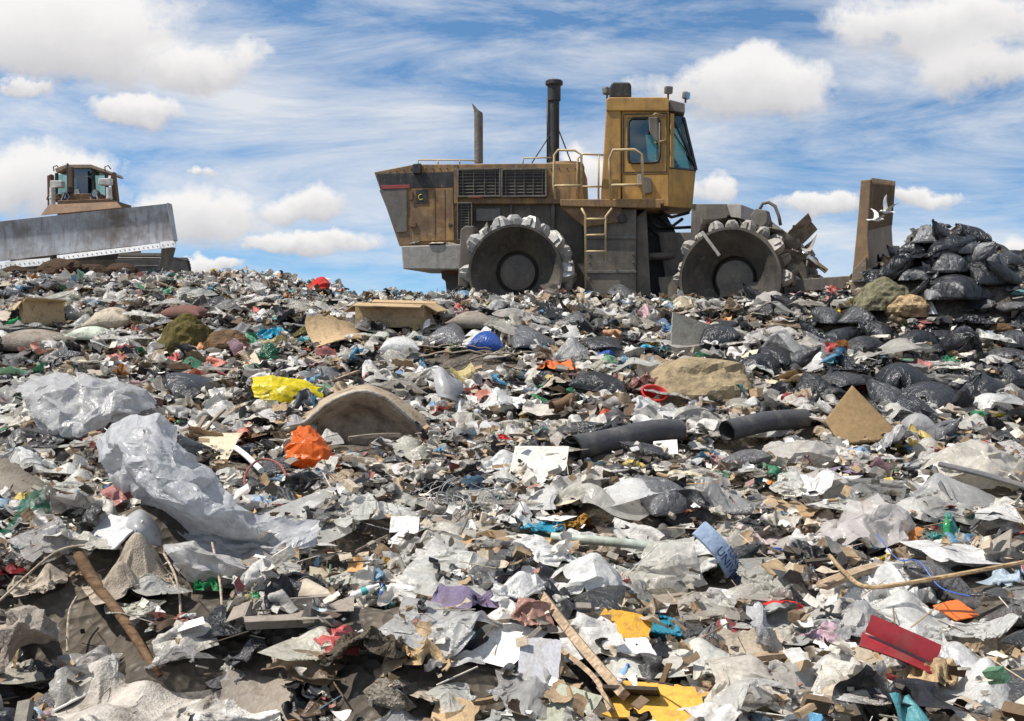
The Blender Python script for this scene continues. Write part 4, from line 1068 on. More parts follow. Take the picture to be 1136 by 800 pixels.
# bottles
def bottle(px, py, L, col, label, rot, tilt=0., capc='blue', band=None, r=1.):
    b = hit(px, py + 4); d = project(b)[2]; W = L * d / F
    e = empty('bottle', label, 'bottle', (b.x, b.y, z_at(b.x, b.y) + .02 + max(0, math.sin(R(tilt))) * W * .45), (0, R(-tilt), R(rot)))
    e.scale = (W, W * r, W * r)
    link('bottle_body', BODY, BOTTLE, e, C[col]); link('cap', CAP, HARD, e, C[capc])
    if band: link('label_band', LABELBAND, PAPER, e, C[band])
    EXC.append((b.x, b.y, W * .4))
    return e
HERO.append((20, 356, 'pair of green bottles', bottle(20, 357, 26, 'green', 'green plastic bottle behind the thick foam slab, beside the open tan box', 35, 20)))
bottle(36, 393, 20, 'green', 'green plastic bottle standing before the thick foam slab', 80, 60)
bottle(353, 630, 30, 'lblue', 'pale blue water bottle upright below the tarpaulin point', 20, 75, 'white')
bottle(406, 684, 34, 'white', 'clear bottle with teal label above the crushed carpet roll', 15, 20, 'white', 'teal')
bottle(424, 686, 24, 'lblue', 'small clear bottle with blue label beside the lettered carton', 95, 50, 'blue', 'blue')
bottle(1050, 594, 34, 'green', 'dark green bottle standing on end beside the teal film', 70, 60, 'green')
bottle(205, 392, 26, 'white', 'clear bottle half buried near the grassy clod', -30, 10, 'red')
bottle(690, 765, 40, 'lblue', 'blue tinted bottle under the white green-edged card', 50, 40, 'blue', 'white')
# --- cloths, papers and bags, middle foreground
put('rag', 525, 700, 100, 36, 'purple', CLOTH, 'cloth', 'cloth', 'dusty purple cloth lying right of the lettered carton', 'dusty purple cloth', var=2, rot=-8)
put('paper', 555, 724, 78, 44, 'white', PAPER, 'paper_sheet', 'paper', 'white sheet with ragged edge below the purple cloth', 'ragged white sheet', var=1, tilt=12)
put('rag', 575, 742, 20, 26, 'red', PLASTIC, 'red_scrap', 'plastic scrap', 'red scrap on the ragged white sheet', None, var=1)
put('film', 512, 745, 46, 44, 'white', FILM, 'film_sheet', 'plastic film', 'milky film triangle over a peeled stick', None, var=3)
put('plank', 527, 742, 60, 10, 'tan', WOOD, 'plank', 'plank', 'short peeled pale stick below the ragged sheet', None, rot=-12, var=3)
put('plank', 548, 766, 95, 26, 'tan', WOOD, 'plank', 'plank', 'slim tan slat slanting up beside the clear striped bag', None, rot=28, var=3)
put('card', 500, 780, 50, 44, 'tan', CARD, 'cardboard_piece', 'cardboard', 'torn tan cardboard scrap beside the clear striped bag', None, tilt=20, var=1)
put('bag', 640, 655, 150, 70, 'white', PLASTIC, 'plastic_bag', 'plastic bag', 'large bright white plastic bag below the pale green pole', 'large white bag', var=0, rot=5)
put('bag', 575, 690, 70, 60, 'white', PLASTIC, 'plastic_bag', 'plastic bag', 'white bag tangled with black one under the large white bag', None, var=9)
put('pouch', 612, 682, 42, 40, 'black', BLACKBAG, 'garbage_bag', 'garbage bag', 'small dark garbage bag wedged below the large white bag', None, var=1)
put('bag', 700, 650, 55, 44, 'offwhite', PLASTIC, 'plastic_bag', 'plastic bag', 'twisted off-white bag under the end of the pale pole', None, var=4)
log('pole', 'pole', 'thin pale green plastic pole lying level', [(612, 618, .12), (680, 624, .12), (748, 628, .1)], .028, 'lgrey', HARD, 'pale green pole').color = (.42, .47, .4, 1)
log('timber', 'plank', 'long yellowish timber batten buried under white bags', [(488, 606, .1), (540, 612, .1), (612, 622, .1)], .034, 'tan', WOOD, 'yellowish batten', 4)
put('rag', 600, 598, 54, 34, 'turq', PLASTIC, 'plastic_bag', 'plastic bag', 'bright turquoise plastic bag above the pale green pole', 'turquoise bag', var=1)
put('wad', 640, 590, 52, 24, 'brown', CLOTH, 'peel_heap', 'peelings', 'golden brown vegetable peelings beside the turquoise bag', None, var=1).color = (.35, .19, .04, 1)
put('bag', 642, 606, 60, 24, 'white', PLASTIC, 'plastic_bag', 'plastic bag', 'bright white scrunched bag directly behind the pale pole', None, var=11)
put('clod', 672, 606, 34, 22, 'beige', FOAM, 'broken_brick', 'brick', 'broken beige brick behind the pale green pole', None, var=2)
put('paper', 598, 524, 62, 38, 'offwhite', PAPER, 'paper_sheet', 'paper', 'rounded white board left of the black pipe mouth', 'rounded white board', var=2, tilt=22)
log('pipe', 'pipe', 'thick black pipe with flanged open mouth', [(634, 524, .2), (680, 514, .2), (722, 502, .19), (752, 494, .14)], .11, 'dgrey', RUBBER, 'flanged black pipe', 20, True).color = (.06, .06, .062, 1)
log('pipe', 'pipe', 'black pipe half buried behind the tilted brown board', [(806, 496, .15), (850, 486, .16), (892, 478, .12)], .1, 'dgrey', RUBBER, 'half buried black pipe', 20, True).color = (.06, .06, .062, 1)
put('rag', 758, 520, 44, 42, 'cream', CLOTH, 'cloth', 'cloth', 'crumpled cream cloth under the flanged black pipe', None, var=5)
put('wad', 790, 508, 40, 26, 'pink', PLASTIC, 'snack_wrapper', 'wrapper', 'red and pink wrapper between the two black pipes', None, var=5)
put('wad', 842, 522, 18, 14, 'orange', PLASTIC, 'orange_scrap', 'plastic scrap', 'small orange scrap below the half buried pipe', None, var=5)
put('pouch', 735, 572, 80, 46, 'dgrey', BLACKBAG, 'garbage_bag', 'garbage bag', 'dark grey garbage bag below the flanged black pipe', 'dark grey garbage bag', var=3)
put('film', 672, 572, 110, 50, 'offwhite', FILM, 'film_sheet', 'plastic film', 'wide clear film left of the dark grey garbage bag', 'wide clear film', var=6)
put('bag', 812, 562, 100, 46, 'lgrey', FILM, 'plastic_bag', 'plastic bag', 'clear puffed bag right of the dark grey garbage bag', 'clear puffed bag', var=3)
drape([[(712, 604, .25), (740, 598, .25), (770, 594, .25)], [(706, 630, .05), (740, 622, .0), (774, 618, .05)], [(708, 655, 0), (742, 652, -.02), (785, 648, .03)]], 'offwhite', FILM, 'film_sheet', 'plastic film', 'greyish clear film curtain right of the pale pole end', None, excess=.06, seed=12, n=44)
# printed blue packet
pk = hit(792, 642); pe = empty('printed_packet', 'curved pale blue packet printed with dark capitals', 'packet', (pk.x, pk.y - .04, pk.z + .17), (R(58), R(52), R(-4)))
s_ = pk.y / F
mb = MB(); rr = []
for k in range(15):
    u = k / 14 - .5; rr.append([Vector((u * 62 * s_, -11 * s_, .05 - .5 * u * u * 62 * s_)), Vector((u * 62 * s_, 11 * s_, .05 - .5 * u * u * 62 * s_)), Vector((u * 62 * s_, 11 * s_, .03 - .5 * u * u * 62 * s_)), Vector((u * 62 * s_, -11 * s_, .03 - .5 * u * u * 62 * s_))])
mb.loft(rr).build('sleeve', PLASTIC, pe, 'auto', color=(.5, .62, .78))
lettering('UNIVER', .07, INKB, pe, (.1, -.025, .05), (0, R(12), 0)); lettering('TUNCT', .05, INKB, pe, (.1, .03, .05), (0, R(12), 0))
HERO.append((795, 620, 'printed blue packet', pe)); EXC.append((pk.x, pk.y - .1, .26))
put('wad', 836, 626, 34, 32, 'turq', PLASTIC, 'plastic_bag', 'plastic bag', 'crinkled sky blue bag right of the printed packet', 'sky blue bag', var=3)
put('wad', 812, 612, 44, 26, 'green', PLASTIC, 'snack_wrapper', 'wrapper', 'green and brown wrapper between packet and sky blue bag', None, var=1).color = (.13, .17, .09, 1)
put('bag', 850, 590, 80, 40, 'pink', PLASTIC, 'plastic_bag', 'plastic bag', 'pale pinkish bag above the sky blue bag', None, var=6).color = (.72, .6, .58, 1)
put('rag', 876, 592, 30, 22, 'red', PLASTIC, 'red_scrap', 'plastic scrap', 'red streaked scrap on the pale pinkish bag', None, var=2)
put('bag', 855, 650, 90, 42, 'offwhite', FILM, 'plastic_bag', 'plastic bag', 'clear bag above the red cloth roll', None, var=8)
put('paper', 800, 652, 40, 18, 'white', PAPER, 'paper_sheet', 'paper', 'clean white card above the crimson rag', None, var=4, tilt=14)
put('card', 690, 716, 58, 64, 'amber', CARD, 'envelope', 'envelope', 'bright amber padded envelope standing behind a white card', 'upright amber envelope', tilt=42, rot=-18, var=1).color = (.68, .36, .05, 1)
put('card', 740, 785, 120, 50, 'amber', CARD, 'envelope', 'envelope', 'long amber envelope lying on the bottom edge', 'lying amber envelope', tilt=14, rot=-24, var=0).color = (.68, .38, .07, 1)
put('board', 700, 742, 54, 30, 'white', PAPER, 'paper_card', 'card', 'clean white card lying on the amber envelopes', 'white card on the envelopes', tilt=16, rot=14, var=2, lift=.07)
log('timber', 'plank', 'long brown batten slanting down across the amber envelopes', [(602, 708, .2), (640, 755, .17), (692, 806, .12)], .026, 'wood', WOOD, 'long slanting batten', 4)
log('timber', 'plank', 'thin pale batten under the long slanting one', [(620, 745, .1), (660, 780, .1), (678, 812, .08)], .014, 'wood', WOOD, None, 4)
put('board', 598, 742, 46, 56, 'sky', PAPER, 'board', 'board', 'pale blue-grey board left of the long slanting batten', 'pale blue-grey board', tilt=50, rot=-10, var=0).color = (.5, .5, .53, 1)
put('board', 628, 784, 58, 56, 'lgrey', CARD, 'board', 'board', 'sage grey board below the pale blue-grey one', None, tilt=32, rot=-38, var=1).color = (.36, .37, .29, 1)
put('plank', 738, 758, 34, 56, 'brown', WOOD, 'plank', 'plank', 'stubby brown post end right of the white card', None, rot=65, var=4, side=-24, lift=.08)
put('rag', 812, 745, 84, 80, 'grey', BLACKBAG, 'plastic_sheet', 'plastic sheet', 'slate grey plastic sheet right of the amber envelopes', 'slate grey sheet', var=2).color = (.16, .16, .165, 1)
put('wad', 786, 712, 44, 36, 'offwhite', CLOTH, 'rope_knot', 'rope', 'knotted off-white rope above the slate grey sheet', None, var=4)
put('clod', 750, 690, 70, 26, 'dgrey', MUD, 'rubble_lump', 'rubble', 'dark grey rubble lump behind the knotted rope', None, var=1)
put('rag', 726, 662, 90, 20, 'beige', PLASTIC, 'plastic_sheet', 'plastic sheet', 'long greyish strip of plastic left of the crimson rag', None, var=6)
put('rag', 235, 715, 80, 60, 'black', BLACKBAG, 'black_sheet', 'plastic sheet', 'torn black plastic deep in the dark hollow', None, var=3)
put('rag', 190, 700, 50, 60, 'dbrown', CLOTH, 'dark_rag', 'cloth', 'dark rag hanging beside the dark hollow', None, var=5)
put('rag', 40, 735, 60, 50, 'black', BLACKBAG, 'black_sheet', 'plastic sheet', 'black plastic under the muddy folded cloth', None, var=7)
KEEP_CLEAR = [(-1.2, 3.9, .34), (-2.1, 4.2, .25)]
# --- right foreground
drape([[(884, 598, .9), (930, 575, .85), (968, 551, .8), (985, 560, .8), (1010, 578, .85)],
       [(878, 606, .5), (925, 592, .35), (968, 572, .3), (1000, 582, .4), (1024, 598, .6)],
       [(880, 612, .25), (925, 606, .1), (965, 600, .05), (998, 600, .15), (1030, 612, .4)]],
      (.74, .7, .68), FILM, 'film_sheet', 'plastic film', 'peaked milky film like a small tent', 'peaked milky film', excess=.05, seed=13)
put('bag', 985, 640, 170, 84, 'white', PLASTIC, 'plastic_bag', 'plastic bag', 'big white bag right of the written plank', 'big white bag', var=8, rot=12)
put('bag', 1000, 672, 120, 44, 'white', FILM, 'plastic_bag', 'plastic bag', 'milky bag spread below the big white bag', None, var=2)
p_ = put('plank', 946, 640, 86, 56, 'wood', WOOD, 'plank', 'plank', 'weathered plank slanting up beside the big white bag', 'weathered slanting plank', rot=42, var=0, lift=.12); p_.scale = (.62, .55, .6)
log('cane', 'cane', 'long bent bamboo cane across the white bags', [(920, 650, .16), (938, 672, .16), (965, 686, .15), (1040, 678, .16), (1136, 664, .18)], .011, 'tan', WOOD, 'long bent cane', 7)
log('cord', 'cord', 'thin blue cord draped over the white bags', [(972, 648, .26), (995, 660, .18), (1018, 668, .2), (1042, 684, .14), (1075, 700, .16)], .003, 'blue', HARD, None, 6)
put('big', 1108, 735, 165, 150, (.82, .82, .82), PLASTIC, 'plastic_bag', 'plastic bag', 'huge glossy white bag bulging at the right edge', 'huge glossy white bag', var=1, rot=20)
put('film', 1085, 770, 120, 60, 'white', FILM, 'film_sheet', 'plastic film', 'clear film skirt below the huge glossy white bag', None, var=4)
put('bag', 1105, 690, 100, 46, 'white', FILM, 'plastic_bag', 'plastic bag', 'clear bag on top of the huge glossy white bag', None, var=5)
put('film', 1020, 712, 110, 52, 'white', FILM, 'plastic_bag', 'plastic bag', 'crinkled clear bag left of the huge glossy bag', None, var=2)
put('bag', 960, 700, 100, 50, 'lgrey', FILM, 'plastic_bag', 'plastic bag', 'greyish clear bag above the red binder', None, var=12)
put('rag', 868, 672, 56, 28, 'red', CLOTH, 'cloth_roll', 'cloth', 'bright red rolled cloth above the crumpled magazine', 'bright red cloth roll', var=0, rot=-30)
put('rag', 815, 686, 62, 42, 'maroon', CLOTH, 'rag', 'cloth', 'crimson rag draped over a cardboard square', 'crimson rag', var=7)
put('pouch', 900, 670, 36, 34, 'black', BLACKBAG, 'garbage_bag', 'garbage bag', 'small black twisted bag right of the red cloth roll', None, var=8)
put('pouch', 852, 700, 56, 46, 'dgrey', BLACKBAG, 'garbage_bag', 'garbage bag', 'dark bag beneath the red cloth roll', None, var=5)
drape([[(828, 672, .2), (842, 668, .2), (855, 676, .25)], [(836, 695, 0), (846, 692, -.03), (858, 698, .05)], [(848, 722, 0), (855, 722, -.02), (862, 720, .05)]], 'grey', BLACKBAG, 'grey_film', 'plastic film', 'dark grey strip hanging beside the crimson rag', None, excess=.05, seed=15, n=30)
put('card', 833, 718, 85, 50, 'beige', CARD, 'cardboard_piece', 'cardboard', 'beige cardboard square under the crimson rag', 'beige cardboard square', tilt=28, rot=8, var=3)
for q, (x, y, w, rz, v, lb) in enumerate(((850, 735, 90, 18, 0, 'flat board below the beige cardboard square'), (838, 765, 40, 75, 4, 'short end-grain board stub beside the flat board'), (900, 735, 60, 14, 1, 'narrow batten left of the crumpled magazine'))):
    put('plank', x, y, w, 18, 'wood', WOOD, 'plank', 'plank', lb, None, rot=rz, var=v, lift=.05)
put('wad', 914, 706, 52, 48, 'pink', PAPER, 'magazine', 'magazine', 'crumpled glossy magazine with pink and purple pages', 'crumpled magazine', var=6).color = (.5, .35, .42, 1)
put('paper', 936, 726, 44, 36, 'white', PAPER, 'paper_sheet', 'paper', 'white card right of the crumpled magazine', None, tilt=20, var=3)
put('wad', 965, 742, 52, 44, 'tan', CARD, 'packing_paper', 'paper', 'wad of tan packing paper above the red binder', None, var=2)
put('wad', 1040, 760, 78, 62, 'tan', CARD, 'packing_paper', 'paper', 'heap of curled tan packing paper left of the huge glossy bag', 'curled tan paper', var=3)
# red binder
rb = hit(995, 785); be = empty('ring_binder', 'open dark red binder lying on wood scraps', 'binder', (rb.x, rb.y, z_at(rb.x, rb.y) + .1), (R(20), R(18), R(-18)))
s_ = rb.y / F
for k, (w, rx, y) in enumerate(((84, 4, 0.), (80, 50, .0))):
    o = link('cover', warped_panel(w * s_, 22 * s_, .006, 31 + k, .04, notch=.01).mesh('cover'), HARD, be, C['dred']); o.rotation_euler = (R(rx), 0, R(-4 * k)); o.location = (0, .05 + .02 * k, .05 * k)
o = link('spine', warped_panel(88 * s_, 8 * s_, .006, 33, .02, notch=.01).mesh('spine'), HARD, be, C['dred']); o.rotation_euler = (R(85), 0, 0); o.location = (0, -.09, -.03)
HERO.append((995, 775, 'red binder', be)); EXC.append((rb.x, rb.y, .2))
# tyre
tb = hit(1085, 652); ty = empty('tyre', 'worn black tyre half buried beneath a cardboard scrap', 'tyre', (tb.x, tb.y + .1, z_at(tb.x, tb.y) - .02), (R(30), R(8), 0)); ty.scale = (.62, .62, .62)
prof = [(.19, -.08), (.21, -.095), (.28, -.1), (.315, -.08), (.32, 0), (.315, .08), (.28, .1), (.21, .095), (.19, .08), (.2, .07), (.27, .08), (.29, 0), (.27, -.08), (.2, -.07), (.19, -.08)]
MB().lathe(prof, 'z', 48).build('tyre_body', RUBBER, ty, 'auto', color=(.035, .035, .036))
mb = MB()
for k in range(44):
    a = 2 * math.pi * k / 44
    for zz in (-.045, .045): mb.box((math.cos(a) * .321, math.sin(a) * .321, zz), (.012, .03, .06), (0, 0, a + (.3 if zz > 0 else -.3)))
mb.build('tread', RUBBER, ty, color=(.03, .03, .03))
HERO.append((1082, 640, 'half buried tyre', ty)); EXC.append((tb.x, tb.y + .1, .2))
put('card', 1106, 612, 58, 34, 'tan', CARD, 'cardboard_piece', 'cardboard', 'torn tan cardboard lying above the half buried tyre', 'cardboard above the tyre', tilt=25, var=4)
put('board', 1062, 666, 40, 18, 'orange', HARD, 'orange_board', 'plastic panel', 'flat bright orange panel left of the half buried tyre', 'orange panel', var=2, tilt=16)
put('film', 1052, 578, 48, 38, 'teal', FILM, 'film_sheet', 'plastic film', 'teal tinted film beside the dark green bottle', 'teal film', var=0)
put('film', 1062, 612, 40, 54, 'lgrey', FILM, 'film_sheet', 'plastic film', 'clear wrap upright between green bottle and torn cardboard', None, var=8)
put('rag', 1118, 640, 46, 46, 'sky', PLASTIC, 'plastic_sheet', 'plastic sheet', 'pale blue grey sheet right of the half buried tyre', None, var=4)
drape([[(1040, 505, .7), (1060, 494, .7), (1092, 490, .7), (1125, 500, .75), (1140, 515, .8)],
       [(1036, 515, .3), (1062, 506, .15), (1095, 502, .1), (1125, 512, .25), (1142, 530, .5)],
       [(1040, 528, .1), (1066, 526, -.05), (1096, 526, -.08), (1122, 530, .05), (1140, 540, .3)],
       [(1056, 536, .15), (1075, 540, .05), (1098, 542, 0), (1120, 542, .1), (1138, 545, .3)]],
      (.7, .66, .58), PLASTIC, 'sack', 'sack', 'fat cream white sack bulging above the long black rod', 'fat cream sack', excess=.05, seed=16)
put('rag', 1002, 542, 84, 48, 'olive', CLOTH, 'cloth', 'cloth', 'muddy dark olive cloth left of the fat cream sack', 'muddy olive cloth', var=8).color = (.13, .125, .1, 1)
put('film', 1060, 550, 130, 44, 'lgrey', FILM, 'film_sheet', 'plastic film', 'long clear film beneath the black rod', None, var=5)
log('rod', 'rod', 'long black rod sloping down at the right edge', [(1042, 547, .22), (1090, 560, .22), (1140, 573, .2)], .022, 'dgrey', RUBBER, 'long black rod', 8)
log('strap', 'strap', 'black strap hanging across the muddy olive cloth', [(1036, 548, .2), (1046, 562, .12), (1056, 575, .08)], .02, 'dgrey', RUBBER, None, 4)
drape([[(848, 500, .4), (880, 490, .4), (912, 492, .4), (928, 505, .45)], [(850, 508, .1), (882, 502, 0), (912, 505, 0), (930, 512, .1)], [(856, 514, .1), (882, 514, 0), (908, 514, 0), (926, 516, .1)]], (.6, .57, .52), PLASTIC, 'plastic_sheet', 'plastic sheet', 'rounded off-white plastic hood below the grey bags', None, excess=.04, seed=17, n=40)
# --- middle band
mt = [[(306, 474, .55), (330, 462, .5), (366, 438, .45), (402, 427, .42), (430, 434, .45), (456, 450, .5), (478, 468, .55), (496, 484, .6)],
      [(312, 478, .12), (338, 468, .08), (370, 444, .02), (402, 434, .0), (427, 442, .04), (450, 460, .1), (470, 478, .15), (488, 493, .2)],
      [(322, 486, .16), (345, 476, .14), (373, 455, .1), (402, 446, .08), (424, 455, .12), (444, 471, .16), (462, 486, .2), (478, 498, .26)],
      [(336, 488, .18), (354, 480, .19), (378, 466, .2), (402, 460, .28), (420, 468, .3), (438, 480, .24), (454, 490, .25), (470, 500, .26)],
      [(346, 500, .26), (360, 498, .27), (380, 495, .28), (400, 493, .29), (418, 496, .3), (434, 500, .3), (450, 504, .3), (466, 508, .32)]]
mo = drape(mt, (.4, .32, .235), FOAM, 'mattress', 'mattress', 'stained grey mattress folded into an arch', 'folded mattress', excess=.004, seed=18, n=70, smooth=2, jit=.0, fold=.006, dep=hit(400, 500).y)
q = []
for px, py, dd in mt[1]:
    r_ = ray(px, py); t = (hit(400, 500).y + dd - .015) / r_.y; q.append(np.array(r_ * t) + (0, 0, EYE))
MB().tube([Vector(catmull(q, t)) - mo.location for t in np.linspace(0, 1, 40)], .018, 8).build('piping', FOAM, mo, True, color=(.5, .45, .38))
drape([[(280, 419, .3), (300, 416, .3), (328, 420, .28), (360, 431, .25)], [(279, 430, .1), (302, 428, .05), (330, 430, .05), (358, 441, .1)], [(283, 441, .05), (306, 444, 0), (332, 448, -.02), (347, 453, .05)]],
      'yellow', PLASTIC, 'plastic_sheet', 'plastic sheet', 'bright yellow plastic sheet behind the folded mattress', 'bright yellow sheet', excess=.04, seed=19, n=44, fold=.05, dep=hit(330, 452).y * .95)
drape([[(322, 480, .3), (333, 472, .3), (345, 472, .3), (352, 480, .35)], [(316, 496, .08), (334, 488, .0), (352, 488, .0), (366, 500, .15)], [(315, 509, 0), (336, 510, -.08), (358, 512, -.06), (376, 516, .05)], [(322, 518, .08), (340, 520, .02), (358, 522, .02), (378, 522, .08)]],
      'orange', PLASTIC, 'plastic_sheet', 'plastic sheet', 'vivid orange plastic sheet crumpled into a tent', 'vivid orange sheet', excess=.05, seed=20, n=48)
put('bag', 355, 417, 62, 32, 'grey', PLASTIC, 'plastic_bag', 'plastic bag', 'dull grey plastic bag right of the yellow sheet', None, var=4)
put('box', 438, 357, 78, 32, 'tan', CARD, 'carton', 'carton', 'large flattened tan carton below the compactor tail', 'large flattened carton', rot=-8, var=1)
put('card', 372, 374, 60, 28, 'tan', CARD, 'cardboard_piece', 'cardboard', 'torn brown carton side left of the flattened carton', 'torn carton side', tilt=30, var=5)
put('full', 517, 364, 58, 20, 'taupe', CLOTH, 'seat_cushion', 'cushion', 'grey brown seat cushion right of the flattened carton', 'grey brown cushion', var=2)
put('full', 204, 353, 54, 16, 'maroon', CLOTH, 'seat_cushion', 'cushion', 'flat dull maroon cushion above the grassy clod', 'dull maroon cushion', var=1).color = (.2, .1, .085, 1)
put('full', 34, 380, 84, 26, 'taupe', FOAM, 'foam_slab', 'foam slab', 'thick grey brown foam slab at the left edge', 'thick foam slab', var=0, rot=-6, flat=.8)
put('box', 42, 351, 42, 32, 'tan', CARD, 'carton', 'carton', 'open tan box behind the thick foam slab', 'open tan box', var=0, rot=38)
put('tub', 137, 334, 32, 26, 'grey', HARD, 'plastic_tub', 'tub', 'upturned grey plastic tub with a dark rim', 'upturned grey tub', tilt=0).rotation_euler = (R(200), 0, 0)
put('full', 122, 358, 52, 24, 'beige', FOAM, 'pillow', 'pillow', 'pale lumpy pillow right of the open tan box', 'pale lumpy pillow', var=3)
put('full', 99, 380, 46, 16, 'offwhite', CLOTH, 'pillow', 'pillow', 'small faded green-white pillow before the foam slab', None, var=5).color = (.55, .6, .5, 1)
put('clod', 205, 376, 62, 38, 'olive', MUD, 'grass_clod', 'soil clod', 'grassy brown clod of soil below the maroon cushion', 'grassy clod', var=0).color = (.12, .1, .035, 1)
put('clod', 248, 382, 56, 22, 'brown', MUD, 'soil_clod', 'soil clod', 'low brown soil clod right of the grassy clod', None, var=3)
put('rag', 258, 366, 46, 18, 'dgrey', RUBBER, 'rubber_sheet', 'rubber sheet', 'bent dark grey rubber sheet above the brown soil clods', None, var=9)
put('rag', 345, 315, 44, 14, 'red', CLOTH, 'cloth', 'cloth', 'red clothing piled on the crest line', 'red clothing on the crest', var=6)
put('card', 342, 320, 46, 10, 'brown', CARD, 'cardboard_piece', 'cardboard', 'curved brown sheet under the red clothing', None, var=1)
put('pouch', 328, 312, 16, 12, 'black', BLACKBAG, 'garbage_bag', 'garbage bag', 'tiny black bag beside the red clothing', None, var=2)
put('rag', 303, 370, 46, 14, 'turq', PLASTIC, 'plastic_sheet', 'plastic sheet', 'flat turquoise plastic left of the torn carton side', 'flat turquoise plastic', var=8)
put('rag', 311, 362, 18, 10, 'teal', PLASTIC, 'plastic_bag', 'plastic bag', 'small teal scrap behind the flat turquoise plastic', None, var=2)
put('paper', 332, 374, 24, 12, 'white', PAPER, 'polystyrene_piece', 'polystyrene', 'clean white polystyrene piece before the torn carton side', None, var=0)
put('pouch', 500, 373, 58, 24, 'dgrey', BLACKBAG, 'garbage_bag', 'garbage bag', 'charcoal garbage bag below the grey brown cushion', 'charcoal garbage bag', var=6)
put('full', 540, 386, 42, 22, 'blue', PLASTIC, 'plastic_bag', 'plastic bag', 'stuffed dark blue bag right of the charcoal bag', 'stuffed blue bag', var=4)
put('rag', 534, 380, 34, 12, 'white', PLASTIC, 'plastic_bag', 'plastic bag', 'white flap lying on the stuffed blue bag', None, var=9, lift=.12)
put('full', 443, 388, 46, 20, 'white', PLASTIC, 'plastic_bag', 'plastic bag', 'round full white bag before the flattened carton', 'round white bag', var=1)
put('rag', 440, 378, 18, 8, 'turq', PLASTIC, 'plastic_bag', 'plastic bag', 'small turquoise scrap behind the round white bag', None, var=3)
put('rag', 292, 394, 34, 26, 'dgreen', FILM, 'green_net', 'netting', 'dark green net bag left of the dull grey bag', None, var=6)
for k, (x, y, w, rz) in enumerate(((525, 398, 120, 4), (500, 392, 90, -14), (560, 405, 80, 12))):
    put('stick', x, y, w, 14, 'gwood', WOOD, 'branch', 'branch', ('long bare branch below the stuffed blue bag', 'thin bare branch behind the long one', 'short bare twig at the long branch end')[k], 'long bare branch' if k == 0 else None, rot=rz, var=k, lift=.06)
drape([[(483, 410, .3), (490, 408, .3), (500, 418, .3), (513, 424, .35)], [(482, 425, .15), (492, 424, .1), (502, 430, .12), (514, 436, .3)], [(486, 440, .05), (495, 442, .0), (506, 446, .05), (514, 450, .3)]], 'grey', HARD, 'bin_shard', 'plastic piece', 'broken grey bin wall standing on edge', 'broken grey bin wall', excess=0., seed=21, n=26, thick=.02)
put('bag', 541, 440, 56, 34, 'white', PLASTIC, 'plastic_bag', 'plastic bag', 'white knotted bag right of the broken bin wall', 'knotted white bag', var=7)
put('wad', 475, 455, 32, 20, 'lblue', PLASTIC, 'packet', 'packet', 'blue white packet on the mattress end', None, var=4)
put('full', 534, 480, 66, 22, 'lgrey', FOAM, 'foam_roll', 'foam roll', 'grey foam slab right of the folded mattress', 'grey foam slab', var=3)
put('bag', 485, 420, 70, 22, 'white', PLASTIC, 'plastic_bag', 'plastic bag', 'white bag heap left of the broken bin wall', None, var=10)
put('bag', 420, 410, 60, 22, 'white', PLASTIC, 'plastic_bag', 'plastic bag', 'white bag above the folded mattress crown', None, var=3)
put('pouch', 278, 492, 44, 38, 'black', BLACKBAG, 'garbage_bag', 'garbage bag', 'glossy black bag left of the vivid orange sheet', 'glossy black bag', var=11)
put('paper', 238, 500, 48, 30, 'cream', PAPER, 'paper_sheet', 'paper', 'cream yellow paper right of the tarpaulin peak', 'cream yellow paper', tilt=28, var=3)
log('tube', 'tube', 'white tube pointing at the vivid orange sheet', [(262, 512, .12), (275, 520, .1), (290, 530, .06)], .025, 'white', HARD, None, 10)
log('hose', 'hose', 'red brown hose bent into a loop', [(276, 562, .05), (272, 545, .12), (288, 532, .16), (310, 536, .15), (326, 555, .06)], .01, 'maroon', RUBBER, 'red brown hose', 8).color = (.25, .06, .035, 1)
for k, (x, y, w, rz, lb) in enumerate(((415, 502, 60, 30, 'wide weathered plank below the mattress arch'), (398, 523, 66, -38, 'thin grey lath right of the vivid orange sheet'), (425, 540, 60, -30, 'splintered grey lath beside the wide plank'), (405, 545, 50, 8, 'flat lath beneath the splintered one'), (222, 480, 30, 75, 'upright stake behind the tarpaulin peak'), (238, 478, 34, 55, 'leaning stake behind the cream paper'))):
    put('plank', x, y, w, 14, 'gwood', WOOD, 'plank', 'plank', lb, 'wide weathered plank' if k == 0 else None, rot=rz, var=k, lift=.06, side=-38 if k in (4, 5) else 0)
put('rag', 455, 546, 52, 30, 'black', BLACKBAG, 'black_sheet', 'plastic sheet', 'shiny black foil above the white hooded bag', 'shiny black foil', var=1)
put('bag', 425, 578, 88, 54, 'white', FILM, 'plastic_bag', 'plastic bag', 'white hooded bag right of an orange scrap', 'white hooded bag', var=13)
put('wad', 388, 570, 20, 22, 'orange', PLASTIC, 'orange_scrap', 'plastic scrap', 'small vivid orange scrap left of the hooded bag', None, var=1)
put('bag', 345, 545, 62, 30, 'lgrey', PLASTIC, 'plastic_bag', 'plastic bag', 'grey white twisted bag inside the hose loop side', None, var=11)
put('board', 347, 572, 48, 26, 'lgrey', CARD, 'board', 'board', 'grey board below the twisted bag', None, tilt=24, rot=-30, var=1)
put('bag', 556, 524, 60, 34, 'white', PLASTIC, 'plastic_bag', 'plastic bag', 'white bag with red print left of the rounded board', 'red printed bag', var=9)
put('wad', 560, 522, 16, 10, 'red', PLASTIC, 'red_scrap', 'plastic scrap', 'red scrap on the white printed bag', None, var=0, lift=.16)
